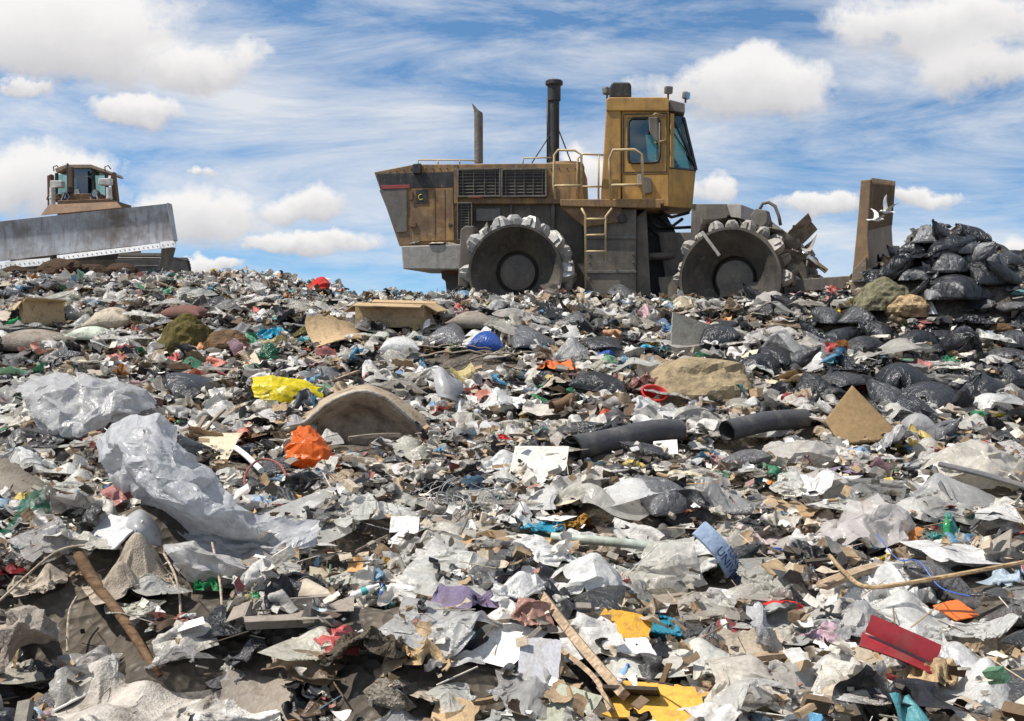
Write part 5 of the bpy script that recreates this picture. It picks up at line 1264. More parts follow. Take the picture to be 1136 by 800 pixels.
# wire tangle: loops of thin wire
def tangle(px, py, w, h, label, n=36, col='grey'):
    b = hit(px, py + h * .4); d = project(b)[2]; W = w * d / F; H = h * d / F; mb = MB()
    for k in range(n):
        c = Vector((rng.uniform(-.5, .5) * W, rng.uniform(-.25, .25) * W, rng.uniform(.05, .5) * H)); r = rng.uniform(.08, .25) * W
        ax = Vector((rng.uniform(-1, 1), rng.uniform(-1, 1), rng.uniform(-1, 1))).normalized(); u = ax.orthogonal().normalized(); v = ax.cross(u)
        a0 = rng.uniform(0, 6); mb.tube([c + (u * math.cos(a0 + t * .35) + v * math.sin(a0 + t * .35)) * r * (1 + .05 * t) for t in range(11)], .003, 4)
    o = link('wire_tangle', mb.mesh('wire_tangle'), WIRE, None, C[col]); o.location = (b.x, b.y, z_at(b.x, b.y) + .03)
    return reg(o, px, py, label, 'wire', 'wire tangle', .05, b)
tangle(522, 568, 95, 60, 'springy tangle of thin grey wire below the red printed bag', 46)
put('board', 505, 592, 52, 18, 'taupe', CARD, 'board', 'board', 'dark board end under the wire tangle', None, tilt=30, var=2)
put('bag', 570, 590, 60, 30, 'white', PLASTIC, 'plastic_bag', 'plastic bag', 'white bag right of the wire tangle', None, var=12)
put('wad', 435, 640, 44, 26, 'amber', CLOTH, 'peel_heap', 'peelings', 'yellow brown banana peels above the slanting black sheet', 'banana peels', var=7).color = (.33, .19, .03, 1)
put('bag', 470, 622, 60, 40, 'offwhite', PLASTIC, 'plastic_bag', 'plastic bag', 'off-white bag above the banana peels', None, var=5)
put('board', 448, 606, 32, 38, 'white', PAPER, 'white_carton', 'carton', 'upright white carton piece below the hooded bag', None, tilt=55, var=0)
put('wad', 450, 588, 36, 32, 'taupe', CLOTH, 'string_ball', 'string', 'tangled ball of grey string below the hooded bag', None, var=3)
put('tub', 628, 436, 50, 38, 'dbrown', CARD, 'basket', 'basket', 'dark brown upturned basket', 'dark upturned basket').rotation_euler = (R(155), R(10), 0)
log('tube', 'tube', 'short brown tube stub before the upturned basket', [(612, 462, .1), (622, 460, .1), (634, 452, .1)], .06, 'brown', CARD, None, 16, True)
put('board', 768, 378, 54, 48, 'grey', CARD, 'board', 'board', 'square grey board standing on its corner', 'square grey board', tilt=62, rot=-8, side=34, var=1)
COL.objects[-1].color = (.27, .26, .22, 1); COL.objects[-1].location.z -= .27
put('plank', 768, 392, 22, 20, 'gwood', WOOD, 'plank', 'plank', 'grey stub leaning on the square grey board', None, rot=70, side=-30, var=2)
put('clod', 782, 420, 118, 44, 'tan', FOAM, 'foam_block', 'foam block', 'long crumbling tan foam block', 'crumbling tan block', var=2).color = (.33, .26, .16, 1)
put('tub', 724, 438, 30, 16, 'red', HARD, 'red_bowl', 'bowl', 'glossy red bowl left of the crumbling tan block', 'glossy red bowl').rotation_euler = (R(35), R(8), 0)
put('wad', 712, 424, 42, 26, 'pink', PLASTIC, 'plastic_bag', 'plastic bag', 'pinkish meat-coloured bag behind the glossy red bowl', None, var=5).color = (.4, .22, .2, 1)
put('bag', 735, 455, 90, 30, 'white', PLASTIC, 'plastic_bag', 'plastic bag', 'row of white bag folds below the glossy red bowl', 'white bag folds', var=6)
put('bag', 815, 462, 110, 44, 'offwhite', FILM, 'plastic_bag', 'plastic bag', 'large cloudy bag below the crumbling tan block', 'large cloudy bag', var=1)
put('bag', 830, 445, 40, 28, 'white', FILM, 'plastic_bag', 'plastic bag', 'frosted bag lump right of the large cloudy bag', None, var=0)
put('rag', 672, 465, 42, 18, 'red', CLOTH, 'cloth', 'cloth', 'brick red cloth right of the upturned basket', None, var=4).color = (.5, .1, .05, 1)
put('rag', 700, 480, 34, 16, 'lblue', CLOTH, 'rope_coil', 'rope', 'coiled blue rope above the flanged black pipe', None, var=3).color = (.05, .13, .22, 1)
put('bag', 625, 400, 62, 36, 'lgrey', FILM, 'plastic_bag', 'plastic bag', 'clear white bag above the upturned basket', None, var=7)
put('rag', 668, 396, 28, 12, 'blue', PLASTIC, 'plastic_bag', 'plastic bag', 'small blue bag right of the clear white bag', None, var=0)
put('rag', 720, 388, 24, 12, 'turq', PLASTIC, 'plastic_bag', 'plastic bag', 'tiny turquoise scrap left of the square grey board', None, var=5)
put('wad', 745, 360, 34, 22, 'lblue', FILM, 'plastic_bag', 'plastic bag', 'bluish clear bag behind the square grey board', None, var=2)
put('rag', 620, 418, 50, 12, 'orange', CLOTH, 'orange_cloth', 'cloth', 'flat orange strip behind the upturned basket', None, var=8).color = (.6, .17, .06, 1)
put('pouch', 588, 381, 62, 26, 'dgrey', BLACKBAG, 'garbage_bag', 'garbage bag', 'slate grey flat garbage bag right of the long branch', 'slate garbage bag', var=13)
put('pouch', 620, 347, 56, 20, 'black', BLACKBAG, 'garbage_bag', 'garbage bag', 'flat black bag below the rear drum wheel', 'flat black bag', var=0)
put('pouch', 688, 328, 52, 22, 'dgrey', BLACKBAG, 'garbage_bag', 'garbage bag', 'silvery dark bag below the ladder', 'silvery bag below the ladder', var=9)
put('rag', 622, 323, 36, 8, 'pink', CARD, 'cardboard_piece', 'cardboard', 'pinkish flat panel below the rear drum wheel', None, var=6).color = (.55, .33, .24, 1)
put('bag', 560, 327, 34, 16, 'white', PLASTIC, 'plastic_bag', 'plastic bag', 'pale bag against the rear drum wheel', None, var=4)
put('pouch', 585, 321, 30, 14, 'lgrey', BLACKBAG, 'garbage_bag', 'garbage bag', 'grey silvery bag against the rear drum wheel', None, var=5)
put('pouch', 507, 331, 32, 20, 'black', BLACKBAG, 'garbage_bag', 'garbage bag', 'black bag left of the rear drum wheel', None, var=7)
put('bag', 755, 342, 46, 16, 'cream', PLASTIC, 'plastic_bag', 'plastic bag', 'creamy sagging bag below the front drum wheel', 'creamy sagging bag', var=9)
drape([[(915, 468, .3), (945, 428, .42)], [(932, 494, .0), (1003, 488, .06)]], (.25, .17, .085), CARD, 'board', 'board', 'brown board leaning upright with one corner up', 'leaning brown board', excess=0., seed=22, n=12, thick=.04, smooth=0, jit=0., dep=hit(960, 490).y * .97)
put('bag', 910, 484, 60, 40, 'grey', PLASTIC, 'plastic_bag', 'plastic bag', 'grey shiny bag left of the leaning board', None, var=1)
put('bag', 985, 494, 66, 36, 'lgrey', PLASTIC, 'plastic_bag', 'plastic bag', 'grey bag folds below the leaning brown board', 'grey bag folds', var=5)
put('full', 1020, 475, 38, 30, 'lgrey', PLASTIC, 'plastic_bag', 'plastic bag', 'grey white ball bag right of the leaning board', None, var=0)
put('full', 1026, 497, 34, 26, 'offwhite', PLASTIC, 'plastic_bag', 'plastic bag', 'round off-white bag below the grey ball bag', None, var=2)
put('full', 1100, 458, 42, 26, 'white', PLASTIC, 'plastic_bag', 'plastic bag', 'stuffed white bag with yellow stain at the right', 'stuffed stained bag', var=5)
put('rag', 1108, 465, 20, 12, 'yellow', PLASTIC, 'plastic_scrap', 'plastic scrap', 'yellow scrap beside the stuffed stained bag', None, var=2)
put('wad', 1075, 427, 20, 10, 'amber', PLASTIC, 'plastic_scrap', 'plastic scrap', 'amber scrap among black bags behind the stained bag', None, var=1)
put('rag', 926, 345, 22, 12, 'yellow', PLASTIC, 'yellow_carton', 'carton', 'tiny yellow carton below the compactor blade', None, var=4)
put('rag', 946, 399, 24, 14, 'turq', PLASTIC, 'plastic_bag', 'plastic bag', 'small blue scrap among the black bags', None, var=7)
put('wad', 952, 428, 16, 10, 'red', PLASTIC, 'plastic_scrap', 'plastic scrap', 'tiny red scrap at the leaning board top', None, var=2)
put('paper', 1030, 343, 16, 14, 'white', PAPER, 'white_carton', 'carton', 'small white carton at the foot of the heap', None, var=1, tilt=50)
put('bag', 872, 388, 70, 44, 'lgrey', FILM, 'plastic_bag', 'plastic bag', 'clear grey sheet bag right of the square grey board', None, var=10)
put('film', 900, 318, 50, 22, 'tan', CARD, 'cardboard_piece', 'cardboard', 'crumpled tan cardboard before the blade', 'cardboard before the blade', var=3)
# --- black garbage bags: heap before the blade and slope on the right
BB = [(966, 300, 30, 26), (974, 318, 34, 24), (962, 322, 26, 20), (1120, 300, 30, 22), (1112, 328, 40, 24), (1015, 276, 26, 20), (1065, 278, 26, 20), (1042, 305, 30, 22),
      (988, 268, 34, 26), (1012, 262, 30, 22), (1030, 268, 34, 30), (1048, 280, 44, 24), (1035, 292, 56, 22), (1060, 296, 54, 20), (978, 292, 40, 28), (1000, 305, 44, 26), (1025, 312, 44, 24),
      (1050, 312, 48, 24), (1080, 268, 30, 26), (1076, 290, 30, 24), (1092, 300, 36, 40), (1015, 332, 36, 22), (1040, 335, 34, 22), (1062, 338, 58, 26), (1090, 325, 40, 24), (1000, 285, 30, 22),
      (968, 280, 24, 22), (1105, 315, 30, 24),
      (1050, 372, 62, 32), (1070, 388, 56, 34), (1022, 385, 50, 26), (1000, 420, 64, 36), (985, 440, 50, 30), (1035, 445, 62, 34), (1015, 458, 56, 28), (1070, 445, 52, 36), (1095, 432, 48, 26),
      (960, 395, 44, 20), (935, 380, 46, 22), (905, 378, 34, 26), (885, 422, 46, 34), (905, 430, 44, 26), (1110, 400, 44, 26), (920, 352, 40, 16), (860, 395, 52, 28), (845, 405, 46, 24), (890, 400, 40, 22),
      (800, 382, 44, 26), (975, 372, 44, 20), (945, 415, 40, 22), (1125, 420, 36, 26), (1128, 380, 34, 22), (870, 340, 34, 16), (838, 335, 36, 16), (1085, 360, 40, 20), (955, 352, 36, 16)]
for k, (x, y, w, h) in enumerate(BB):
    q_ = 1.1 if k < 28 else 1.2
    o = put('pouch', x, y, w * q_, h * q_, (rng.choice([(.016, .017, .019), (.02, .021, .024), (.03, .031, .034), (.05, .052, .056), (.2, .2, .205)][:5 if k < 28 else 4])), BLACKBAG, 'garbage_bag', 'garbage bag', None, None, var=k * 5 + 1, rot=rng.uniform(-180, 180), keep=.6)
    o['group'] = 'black garbage bags heaped at the right'
    o['auto'] = 1
for k, (x, y, w, h, c, lb) in enumerate(((1005, 258, 26, 16, 'lgrey', 'grey clear bag on top of the black bag heap'), (1052, 262, 30, 22, 'lgrey', 'pale film bag at the crest of the black heap'), (985, 305, 26, 34, 'pink', 'pinkish film bag on the blade side of the heap'), (1085, 285, 36, 20, 'white', 'white bag on the heap shoulder'), (1108, 300, 26, 44, 'sky', 'pale blue bag hanging down the heap side'))):
    put('film' if k in (0, 1, 2) else 'bag', x, y, w, h, c, FILM if k < 3 else PLASTIC, 'plastic_bag', 'plastic bag', lb, None, var=k)
for k, (x, y, w, h, c, lb) in enumerate(((985, 335, 60, 26, 'olive', 'matted straw and soil at the foot of the heap'), (1010, 345, 50, 18, 'tan', 'straw-coloured soil lump below the black heap'))):
    put('clod', x, y, w, h, c, MUD, 'soil_clod', 'soil clod', lb, None, var=k)
# black bags riding behind the bulldozer blade
for k, (x, y, w) in enumerate(((6, 249, 32), (34, 249, 26))):
    p = bf.P3(x, y, .3 + .1 * k); wp = bf.o + bf.X * p.x + bf.Y * p.y; S = LIB['pouch'][k + 2]
    o = link('garbage_bag', S.me, BLACKBAG, None, C['black']); sc = w * 27 / F * 1.25; o.scale = (sc, sc, sc * 1.1); o.location = (wp.x, wp.y, wp.z + bf.o.z * 0 - .3)
    tag(o, ('black garbage bag on the low corner of the bulldozer blade', 'smaller black bag spilling over the bulldozer blade top')[k], 'garbage bag')
for k, (x, y, w) in enumerate(((18, 300, 46), (70, 302, 60), (105, 298, 50), (135, 302, 36), (-10, 300, 50))):
    p = bf.P3(x, y, -.3 - .1 * (k % 2)); wp = bf.o + bf.X * p.x + bf.Y * p.y; S = LIB['clod'][k % 4]
    o = link('soil_clod', S.me, MUD, None, C['dbrown']); sc = w * 27 / F; o.scale = (sc, sc * .8, sc * .9); o.location = (wp.x, wp.y, float(ground(wp.x, wp.y)) + .12); o.rotation_euler.z = k * 2.1
    tag(o, ('dark soil clod pushed up under the low blade corner of the bulldozer', 'wide dark soil clod under the bulldozer blade', 'dark soil clod under the middle of the bulldozer blade', 'small dark soil clod before the bulldozer track', 'dark soil clod at the end of the bulldozer blade')[k], 'soil clod')
# dirty film caught on the front drum and debris on the counterweight
bpy.context.view_layer.update()
def on_frame(fr, px, py, yl, key, var, w, col, mat, name, cat, label, rot=(0, 0, 0), zs=1.):
    q = fr.P3(px, py, yl); wp = fr.o + fr.X * q.x + fr.Y * q.y + Vector((0, 0, q.z)); S = LIB[key][var % len(LIB[key])]
    sc = w * wp.y / F; o = link(name, S.me, mat, None, C[col]); o.scale = (sc, sc, sc * zs); o.location = wp; o.rotation_euler = rot
    return tag(o, label, cat)
on_frame(rf, 462, 271.5, -.9, 'wad', 1, 24, 'lgrey', CLOTH, 'debris_wad', 'debris', 'small pale wad on the compactor counterweight', zs=.8)
on_frame(rf, 492, 271, -1., 'rag', 2, 34, 'beige', CLOTH, 'debris_strip', 'debris', 'flat dusty debris along the compactor counterweight', zs=.5)
for k, (x, y, yl, w, lb) in enumerate(((800, 258, -1.1, 50, 'dusty film caught on top of the front drum'), (845, 262, -1., 50, 'dusty film wrapped beneath the lift cylinder'), (868, 290, -1.2, 46, 'grey film hanging from the front drum teeth'), (885, 262, 1.2, 46, 'ragged film over the far front drum'), (895, 285, 1.0, 40, 'ragged film low on the far front drum'))):
    on_frame(ff, x, y, yl, 'rag', k, w, 'lgrey', CLOTH, 'film_scrap', 'plastic film', lb, (R(20 * k - 30), R(15 * k), k), 1.1).color = (.33, .31, .28, 1)
for k, (x, y, yl, w, lb) in enumerate(((782, 268, -1.5, 22, 'grey wad stuck high on the front drum side'), (826, 256, -1.5, 26, 'grey wad packed between the front drum teeth'), (862, 305, -1.5, 30, 'muddy wad jammed low on the front drum'), (872, 318, -1.3, 36, 'muddy rag trailing from the front drum'), (622, 312, -1.4, 26, 'muddy wad jammed behind the rear drum'), (538, 254, -1.4, 18, 'dusty wad stuck on top of the rear drum'))):
    on_frame(ff if k < 4 else rf, x, y, yl, 'wad', k, w, 'lgrey', CLOTH, 'debris_wad', 'debris', lb, (k, R(30 * k), k), 1.).color = (.3, .27, .23, 1)
# --- two seagulls in flight before the blade
FEATHER = surface('white_feathers', (.82, .82, .8), rough=.8, dirt=0, bump=.15); FEATHERG = surface('grey_feathers', (.45, .47, .5), rough=.8, dirt=0, bump=.15)
def gull(px, py, d, span, heading, bank, up, label):
    q = ray(px, py); t = d / q.y; pos = (q.x * t, d, q.z * t + EYE)
    import bmesh
    secs = [(-.2, .012, 0.), (-.14, .03, 0.), (-.06, .048, 0), (.04, .052, 0), (.1, .04, .008), (.14, .03, .018), (.175, .03, .024), (.2, .018, .02), (.225, .006, .012)]
    mb = MB(); mb.loft([[Vector((x, r * math.cos(a), z + r * .9 * math.sin(a))) for a in [2 * math.pi * k / 12 for k in range(12)]] for x, r, z in secs])
    for s in (-1, 1):   # wings: inner arm and outer hand, with thickness
        rings = []
        for u, chord, x0 in ((0, .17, .07), (.25, .16, .1), (.5, .13, .1), (.75, .085, .05), (1., .012, -.06)):
            y = s * (.03 + u * span / 2 * math.cos(up)); z = .02 + span / 2 * (u * math.sin(up) + .08 * math.sin(u * 3.1)) ; th = .012 * (1 - u * .8)
            rings.append([Vector((x0, y, z)), Vector((x0 - chord * .4, y, z + th)), Vector((x0 - chord, y, z - .004)), Vector((x0 - chord * .4, y, z - th * .4))])
        if s < 0: rings = [r_[::-1] for r_ in rings]
        mb.loft(rings)
    mb.add([(-.17, -.02, .01), (-.17, .02, .01), (-.31, .06, .0), (-.31, -.06, .0), (-.17, -.02, -.006), (-.17, .02, -.006), (-.31, .06, -.008), (-.31, -.06, -.008)], [(0, 1, 2, 3), (7, 6, 5, 4), (0, 4, 5, 1), (1, 5, 6, 2), (2, 6, 7, 3), (3, 7, 4, 0)])
    root = mb.build('seagull', FEATHER, None, 'auto'); root.location = pos; root.rotation_euler = (bank, 0, heading); root.scale = (.5, .5, .5)
    tag(root, label, 'bird')
    MB().loft([[Vector((.215, .009 * math.cos(a), .012 + .009 * math.sin(a))) for a in [k * math.pi / 3 for k in range(6)]], [Vector((.26, .002 * math.cos(a), .002 + .002 * math.sin(a))) for a in [k * math.pi / 3 for k in range(6)]]]).build('beak', surface('beak_yellow', (.7, .4, .05), rough=.5, dirt=0), root)
    return root
gull(983, 235, 14.4, .95, R(200), R(-30), R(55), 'white seagull with one wing raised high before the blade')
gull(973, 244, 14.6, .8, R(10), R(20), R(35), 'smaller white seagull flying just below the other gull')
# ------------------------------------------------------------------ further single pieces, copied from one shape of each kind
NAMED = {}
pal = dict(plastic_bag=[('white', 'white', 10), ('grey', 'lgrey', 5), ('off-white', 'offwhite', 6), ('clear', 'white', 6), ('dark grey', 'dgrey', 3), ('blue', 'turq', .25), ('green', 'green', .12), ('yellow', 'yellow', .1), ('red', 'red', .12)],
           garbage_bag=[('black', 'black', 5), ('charcoal', 'dgrey', 3)],
           film_sheet=[('clear', 'white', 4), ('milky', 'offwhite', 3), ('grey', 'grey', 2)],
           rag=[('brown', 'brown', 3), ('grey', 'grey', 3), ('beige', 'beige', 3), ('navy', 'blue', .5), ('maroon', 'maroon', 1), ('green', 'dgreen', .6), ('black', 'black', 1.5), ('purple', 'purple', .3)],
           cardboard_piece=[('tan', 'card', 4), ('brown', 'brown', 2), ('grey-brown', 'taupe', 3), ('beige', 'beige', 3)],
           paper_sheet=[('white', 'white', 4), ('cream', 'cream', 2), ('grey', 'lgrey', 2), ('pale blue', 'sky', 1)],
           plank=[('weathered', 'gwood', 4), ('pale', 'wood', 3), ('dark', 'brown', 2)],
           wad=[('white', 'white', 4), ('tan', 'tan', 3), ('red', 'red', .6), ('blue', 'lblue', .6), ('teal', 'teal', .5), ('yellow', 'amber', .5), ('grey', 'grey', 3), ('orange', 'orange', .3)],
           board=[('grey', 'grey', 3), ('brown', 'brown', 2), ('white', 'offwhite', 2)], drink_can=[('silver', 'lgrey', 2), ('red', 'red', 1), ('green', 'green', 1)],
           branch=[('bare', 'gwood', 1)], soil_clod=[('brown', 'brown', 3), ('grey', 'taupe', 2)])
spec = dict(plastic_bag=(262, 'bag', .26, .68, 'plastic bag', 'crumpled {} plastic bag'), garbage_bag=(46, 'pouch', .3, .65, 'garbage bag', '{} garbage bag'), film_sheet=(100, 'film', .3, .68, 'plastic film', '{} plastic film'),
            rag=(64, 'rag', .2, .5, 'cloth', '{} rag'), cardboard_piece=(46, 'card', .18, .45, 'cardboard', 'torn {} cardboard'), paper_sheet=(46, 'paper', .14, .28, 'paper', '{} paper sheet'),
            plank=(34, 'plank', .25, .65, 'plank', '{} plank'), wad=(60, 'wad', .12, .26, 'wrapper', 'crumpled {} wrapper'), board=(14, 'board', .22, .42, 'board', '{} board piece'),
            drink_can=(10, 'can', .12, .13, 'can', '{} drink can'), branch=(14, 'stick', .5, 1.1, 'branch', '{} thin branch'), soil_clod=(26, 'clod', .2, .45, 'soil clod', '{} soil clod'))
realname = dict(wad='wrapper')
groups = dict(plastic_bag='plastic bags strewn over the landfill', garbage_bag='garbage bags strewn over the landfill', film_sheet='plastic films strewn over the landfill', rag='rags strewn over the landfill', cardboard_piece='cardboard strewn over the landfill',
              paper_sheet='paper strewn over the landfill', plank='planks strewn over the landfill', wad='wrappers strewn over the landfill', board='boards strewn over the landfill', drink_can='cans strewn over the landfill', branch='branches strewn over the landfill', soil_clod='soil clods strewn over the landfill')
def matfor(kind, word):
    if kind == 'plastic_bag': return FILM if word == 'clear' or (word in ('white', 'off-white', 'grey') and rng.random() < .5) else PLASTIC
    return dict(garbage_bag=BLACKBAG, film_sheet=FILM, rag=CLOTH, cardboard_piece=CARD, paper_sheet=PAPER, plank=WOOD, wad=PLASTIC, board=CARD, drink_can=HARD, branch=WOOD, soil_clod=MUD)[kind]
def dull(c):
    m = sum(c) / 3; k = rng.uniform(.75, 1.)
    b = rng.uniform(.82, 1.08)
    return tuple(max(0, min(1, (v * k + (m * .6 + .12) * (1 - k)) * b * rng.uniform(.98, 1.02) * f)) for v, f in zip(c, (1.02, 1., .965)))
AUTO = []   # (object, noun phrase, kind)
placed = list(EXC) + KEEP_CLEAR + [(a, b - q * .6 - .1, q * .7) for a, b, q in EXC if q > .1]
def free(x, y, r, k=.62):
    for a, b, q in placed:
        if (a - x) ** 2 + (b - y) ** 2 < ((q + r) * k) ** 2: return False
    return True
for o in list(COL.objects):
    if o.get('auto'):
        del o['auto']; AUTO.append((o, 'black garbage bag' if o.color[0] < .025 else 'charcoal garbage bag', 'garbage_bag'))
for kind, (cnt, key, s0, s1, cat, noun) in spec.items():
    made = 0; tries = 0
    while made < cnt and tries < cnt * 60:
        tries += 1
        py = 318 + 500 * rng.random() ** 1.25; px = rng.uniform(-20, 1156)
        if kind == 'garbage_bag' and px < 600 and rng.random() < .7: continue
        b = hit(px, py)
        if b.y > 17 or b.y < 2.9: continue
        size = rng.uniform(s0, s1) * (1.25 if b.y > 11 else .62 if b.y < 6 else 1.) * (1.3 if b.y < 6 and kind in ('plastic_bag', 'film_sheet') else 1.)
        if not free(b.x, b.y, size * .5, .42 if kind in ('plastic_bag', 'film_sheet', 'garbage_bag') else .6): continue
        L = LIB[key]; S = L[rng.randrange(len(L))]
        words = pal[kind]; w = rng.choices(words, [q[2] for q in words])[0]
        o = link(realname.get(kind, kind), S.me, matfor(kind, w[0]), None, dull(C[w[1]]))
        o.scale = (size, size * rng.uniform(.75, 1.05), size * rng.uniform(.75, 1.15))
        flat = kind in ('cardboard_piece', 'paper_sheet', 'board')
        o.rotation_euler = (rng.uniform(-.2, .75) if flat else rng.uniform(-.25, .25), rng.uniform(-.4, .4) if flat or kind == 'plank' else rng.uniform(-.2, .2), rng.uniform(0, 6.28))
        o.location = (b.x, b.y, z_at(b.x, b.y) + (.09 if flat or kind in ('plank', 'branch') else .055 if kind in ('plastic_bag', 'film_sheet', 'garbage_bag', 'rag') else .0) * (1 if size < .6 else 1.2))
        o['category'] = cat; o['group'] = groups[kind]
        AUTO.append((o, noun.format(w[0]), kind)); placed.append((b.x, b.y, size * .38)); made += 1
for k in range(37):    # the thick drift of white and clear bags at the near right
    px, py = rng.uniform(590, 1140), 545 + 240 * rng.random(); b = hit(px, py); size = rng.uniform(.3, .55) * (1.1 if py > 650 else .95)
    L = LIB[('bag', 'bag', 'film', 'big')[k % 4]]; S = L[rng.randrange(len(L))]
    if not free(b.x, b.y, size * .5, .3): continue
    clear = k % 3 != 0
    o = link('plastic_bag', S.me, FILM if clear else PLASTIC, None, (.93, .925, .91)); o.scale = (size, size * rng.uniform(.8, 1.1), size * rng.uniform(.7, 1.))
    o.rotation_euler = (rng.uniform(-.2, .3), rng.uniform(-.2, .2), rng.uniform(0, 6.28)); o.location = (b.x, b.y, z_at(b.x, b.y) + .1)
    o['category'] = 'plastic bag'; o['group'] = groups['plastic_bag']
    AUTO.append((o, 'glossy clear plastic bag' if clear else 'bright white plastic bag', 'plastic_bag')); placed.append((b.x, b.y, size * .3))
# labels from what each piece lies beside
used = set(o['label'] for o in COL.objects if o.get('label'))
HP = [(h[0], h[1], h[2]) for h in HERO]
ordn = ['', 'second ', 'third ', 'fourth ', 'fifth ', 'sixth ', 'seventh ', 'eighth ', 'ninth ', 'tenth ']
cand = {}
for o, noun, kind in AUTO:
    px, py, d = project(o.location)
    best = sorted(HP, key=lambda h: (h[0] - px) ** 2 + (1.6 * (h[1] - py)) ** 2)[:1][0]
    dx, dy = px - best[0], (py - best[1]) * 1.6
    rel = ('just right of' if dx > 0 else 'just left of') if abs(dx) > abs(dy) else ('in front of' if dy > 0 else 'just behind')
    cand.setdefault((noun, rel, best[2]), []).append((math.hypot(dx, dy), o))
for (noun, rel, anchor), L in cand.items():
    L.sort(key=lambda t: t[0])
    for k, (_, o) in enumerate(L):
        pre = '' if len(L) == 1 else ('nearest ' if k == 0 else ordn[min(k, 9)] + 'nearest ')
        lb = f'{pre}{noun} {rel} the {anchor}'
        if lb in used: lb = f'{pre}small {noun} {rel} the {anchor}'
        used.add(lb); o['label'] = lb

# ------------------------------------------------------------------ ground sheet
def axis(lo, hi, step, far):
    a = list(np.arange(lo, hi + 1e-6, step)); s = step
    up = []; v = hi
    while v < far: s *= 1.35; v += s; up.append(v)
    s = step; dn = []; v = lo
    while v > -far: s *= 1.35; v -= s; dn.append(v)
    return np.array(dn[::-1] + a + up)
gx = axis(-16, 16, .11, 2500); gy = axis(1., 33, .11, 2500)
GX, GY = np.meshgrid(gx, gy, indexing='ij'); GZ = ground(GX, np.maximum(GY, 0))
gme = mesh_np('landfill_ground', np.stack([GX, GY, GZ - .03], -1).reshape(-1, 3), grid_faces(len(gx), len(gy)))
m, nt = new_mat('landfill_soil'); n = N(nt)
tc = n('TexCoord'); n1 = n('TexNoise', i_Vector=tc.outputs['Object'], i_Scale=3., i_Detail=8., i_Roughness=.7); n2 = n('TexVoronoi', i_Vector=tc.outputs['Object'], i_Scale=16.)
c = n.mix(n.ramp(n1.outputs[0], .35, .65), (.045, .036, .028), (.14, .115, .085))
c = n.mix(n.math('MULTIPLY', n.ramp(n2.outputs['Distance'], .32, .1), .35), c, (.3, .28, .25))
p = n('BsdfPrincipled', i_Roughness=1.); n.link(c, p.inputs['Base Color'])
b = n('Bump', i_Strength=.8, i_Distance=.05, i_Height=n2.outputs['Distance']); n.link(b.outputs[0], p.inputs['Normal'])
o_ = n('OutputMaterial', i_0=p.outputs[0])
tag(link('ground', gme, m), 'trash covered landfill ground', None, None, 'structure')

# ------------------------------------------------------------------ loose litter nobody could count
g = np.random.default_rng(77)
v5 = sheets(14, 5, 40, 31, (.4, .9), .45, 4, settle=.2, hump=.1, smooth=0)
v9 = sheets(16, 14, 90, 32, (.35, .75), .38, 12, settle=.2, hump=.12, smooth=1, bend=.04)
v10 = v9[:, ::2, ::2] if False else sheets(14, 10, 70, 33, (.25, .6), .45, 7, settle=.25, hump=.1, smooth=0, bend=.05)
def flake(kx, ky, kz):  # a solid chip as a closed 6-quad block
    v = np.array([(x, y, z) for x in (-.5, .5) for y in (-.5, .5) for z in (-.5, .5)]) * (kx, ky, kz)
    return v, np.array([(0, 1, 3, 2), (4, 6, 7, 5), (0, 4, 5, 1), (2, 3, 7, 6), (0, 2, 6, 4), (1, 5, 7, 3)])
def unit(v): v = v - v.mean(0); return v / np.abs(v).max() * .5
protos = [(unit(v5[b].reshape(-1, 3)), grid_faces(5), 'sheet') for b in range(14)] + [(unit(v10[b].reshape(-1, 3)), grid_faces(10), 'crumple') for b in range(14)]
protos += [(*flake(1, .16, .07), 'stick') for _ in range(2)] + [(*flake(1, .7, .06), 'chip'), (*flake(1, .5, .2), 'block'), (*flake(1, .025, .02), 'straw'), (*flake(1, .6, .5), 'block')]
PALS = np.array([(.74, .72, .68)] * 24 + [(.6, .565, .5)] * 18 + [(.47, .45, .42)] * 12 + [(.3, .285, .265)] * 7 + [(.55, .5, .42)] * 6 + [(.03, .03, .033)] * 15 + [(.09, .088, .085)] * 7 + [(.2, .14, .09)] * 5 + [(.4, .3, .2)] * 6 +
                [(.08, .28, .5), (.3, .45, .65), (.05, .33, .38), (.04, .22, .11), (.5, .06, .05), (.55, .16, .1), (.65, .5, .12), (.55, .36, .38), (.05, .3, .55), (.6, .05, .05), (.04, .35, .15), (.7, .25, .04)])
PALM = np.array([(.5, .42, .32)] * 8 + [(.36, .26, .16)] * 8 + [(.2, .14, .09)] * 8 + [(.6, .56, .48)] * 8 + [(.09, .075, .06)] * 8 + [(.3, .27, .23)] * 8 + [(.74, .72, .68)] * 7 + [(.045, .04, .035)] * 7 + [(.3, .05, .05), (.1, .2, .35), (.55, .3, .1), (.1, .2, .12)])
protos += [(unit(v9[b].reshape(-1, 3)), grid_faces(14), 'bag') for b in range(16)]
def ring_free(x, y):
    ok = np.ones(len(x), bool); lift = np.zeros(len(x))
    for a, b, r in EXC:
        if r < .05: continue
        ok &= ((x - a) ** 2 + (y - b) ** 2) > (r * .85) ** 2
        ok &= ((x - a) ** 2 + (y - b + r * .55 + .06) ** 2) > (r * .75) ** 2
    return ok
cells = []
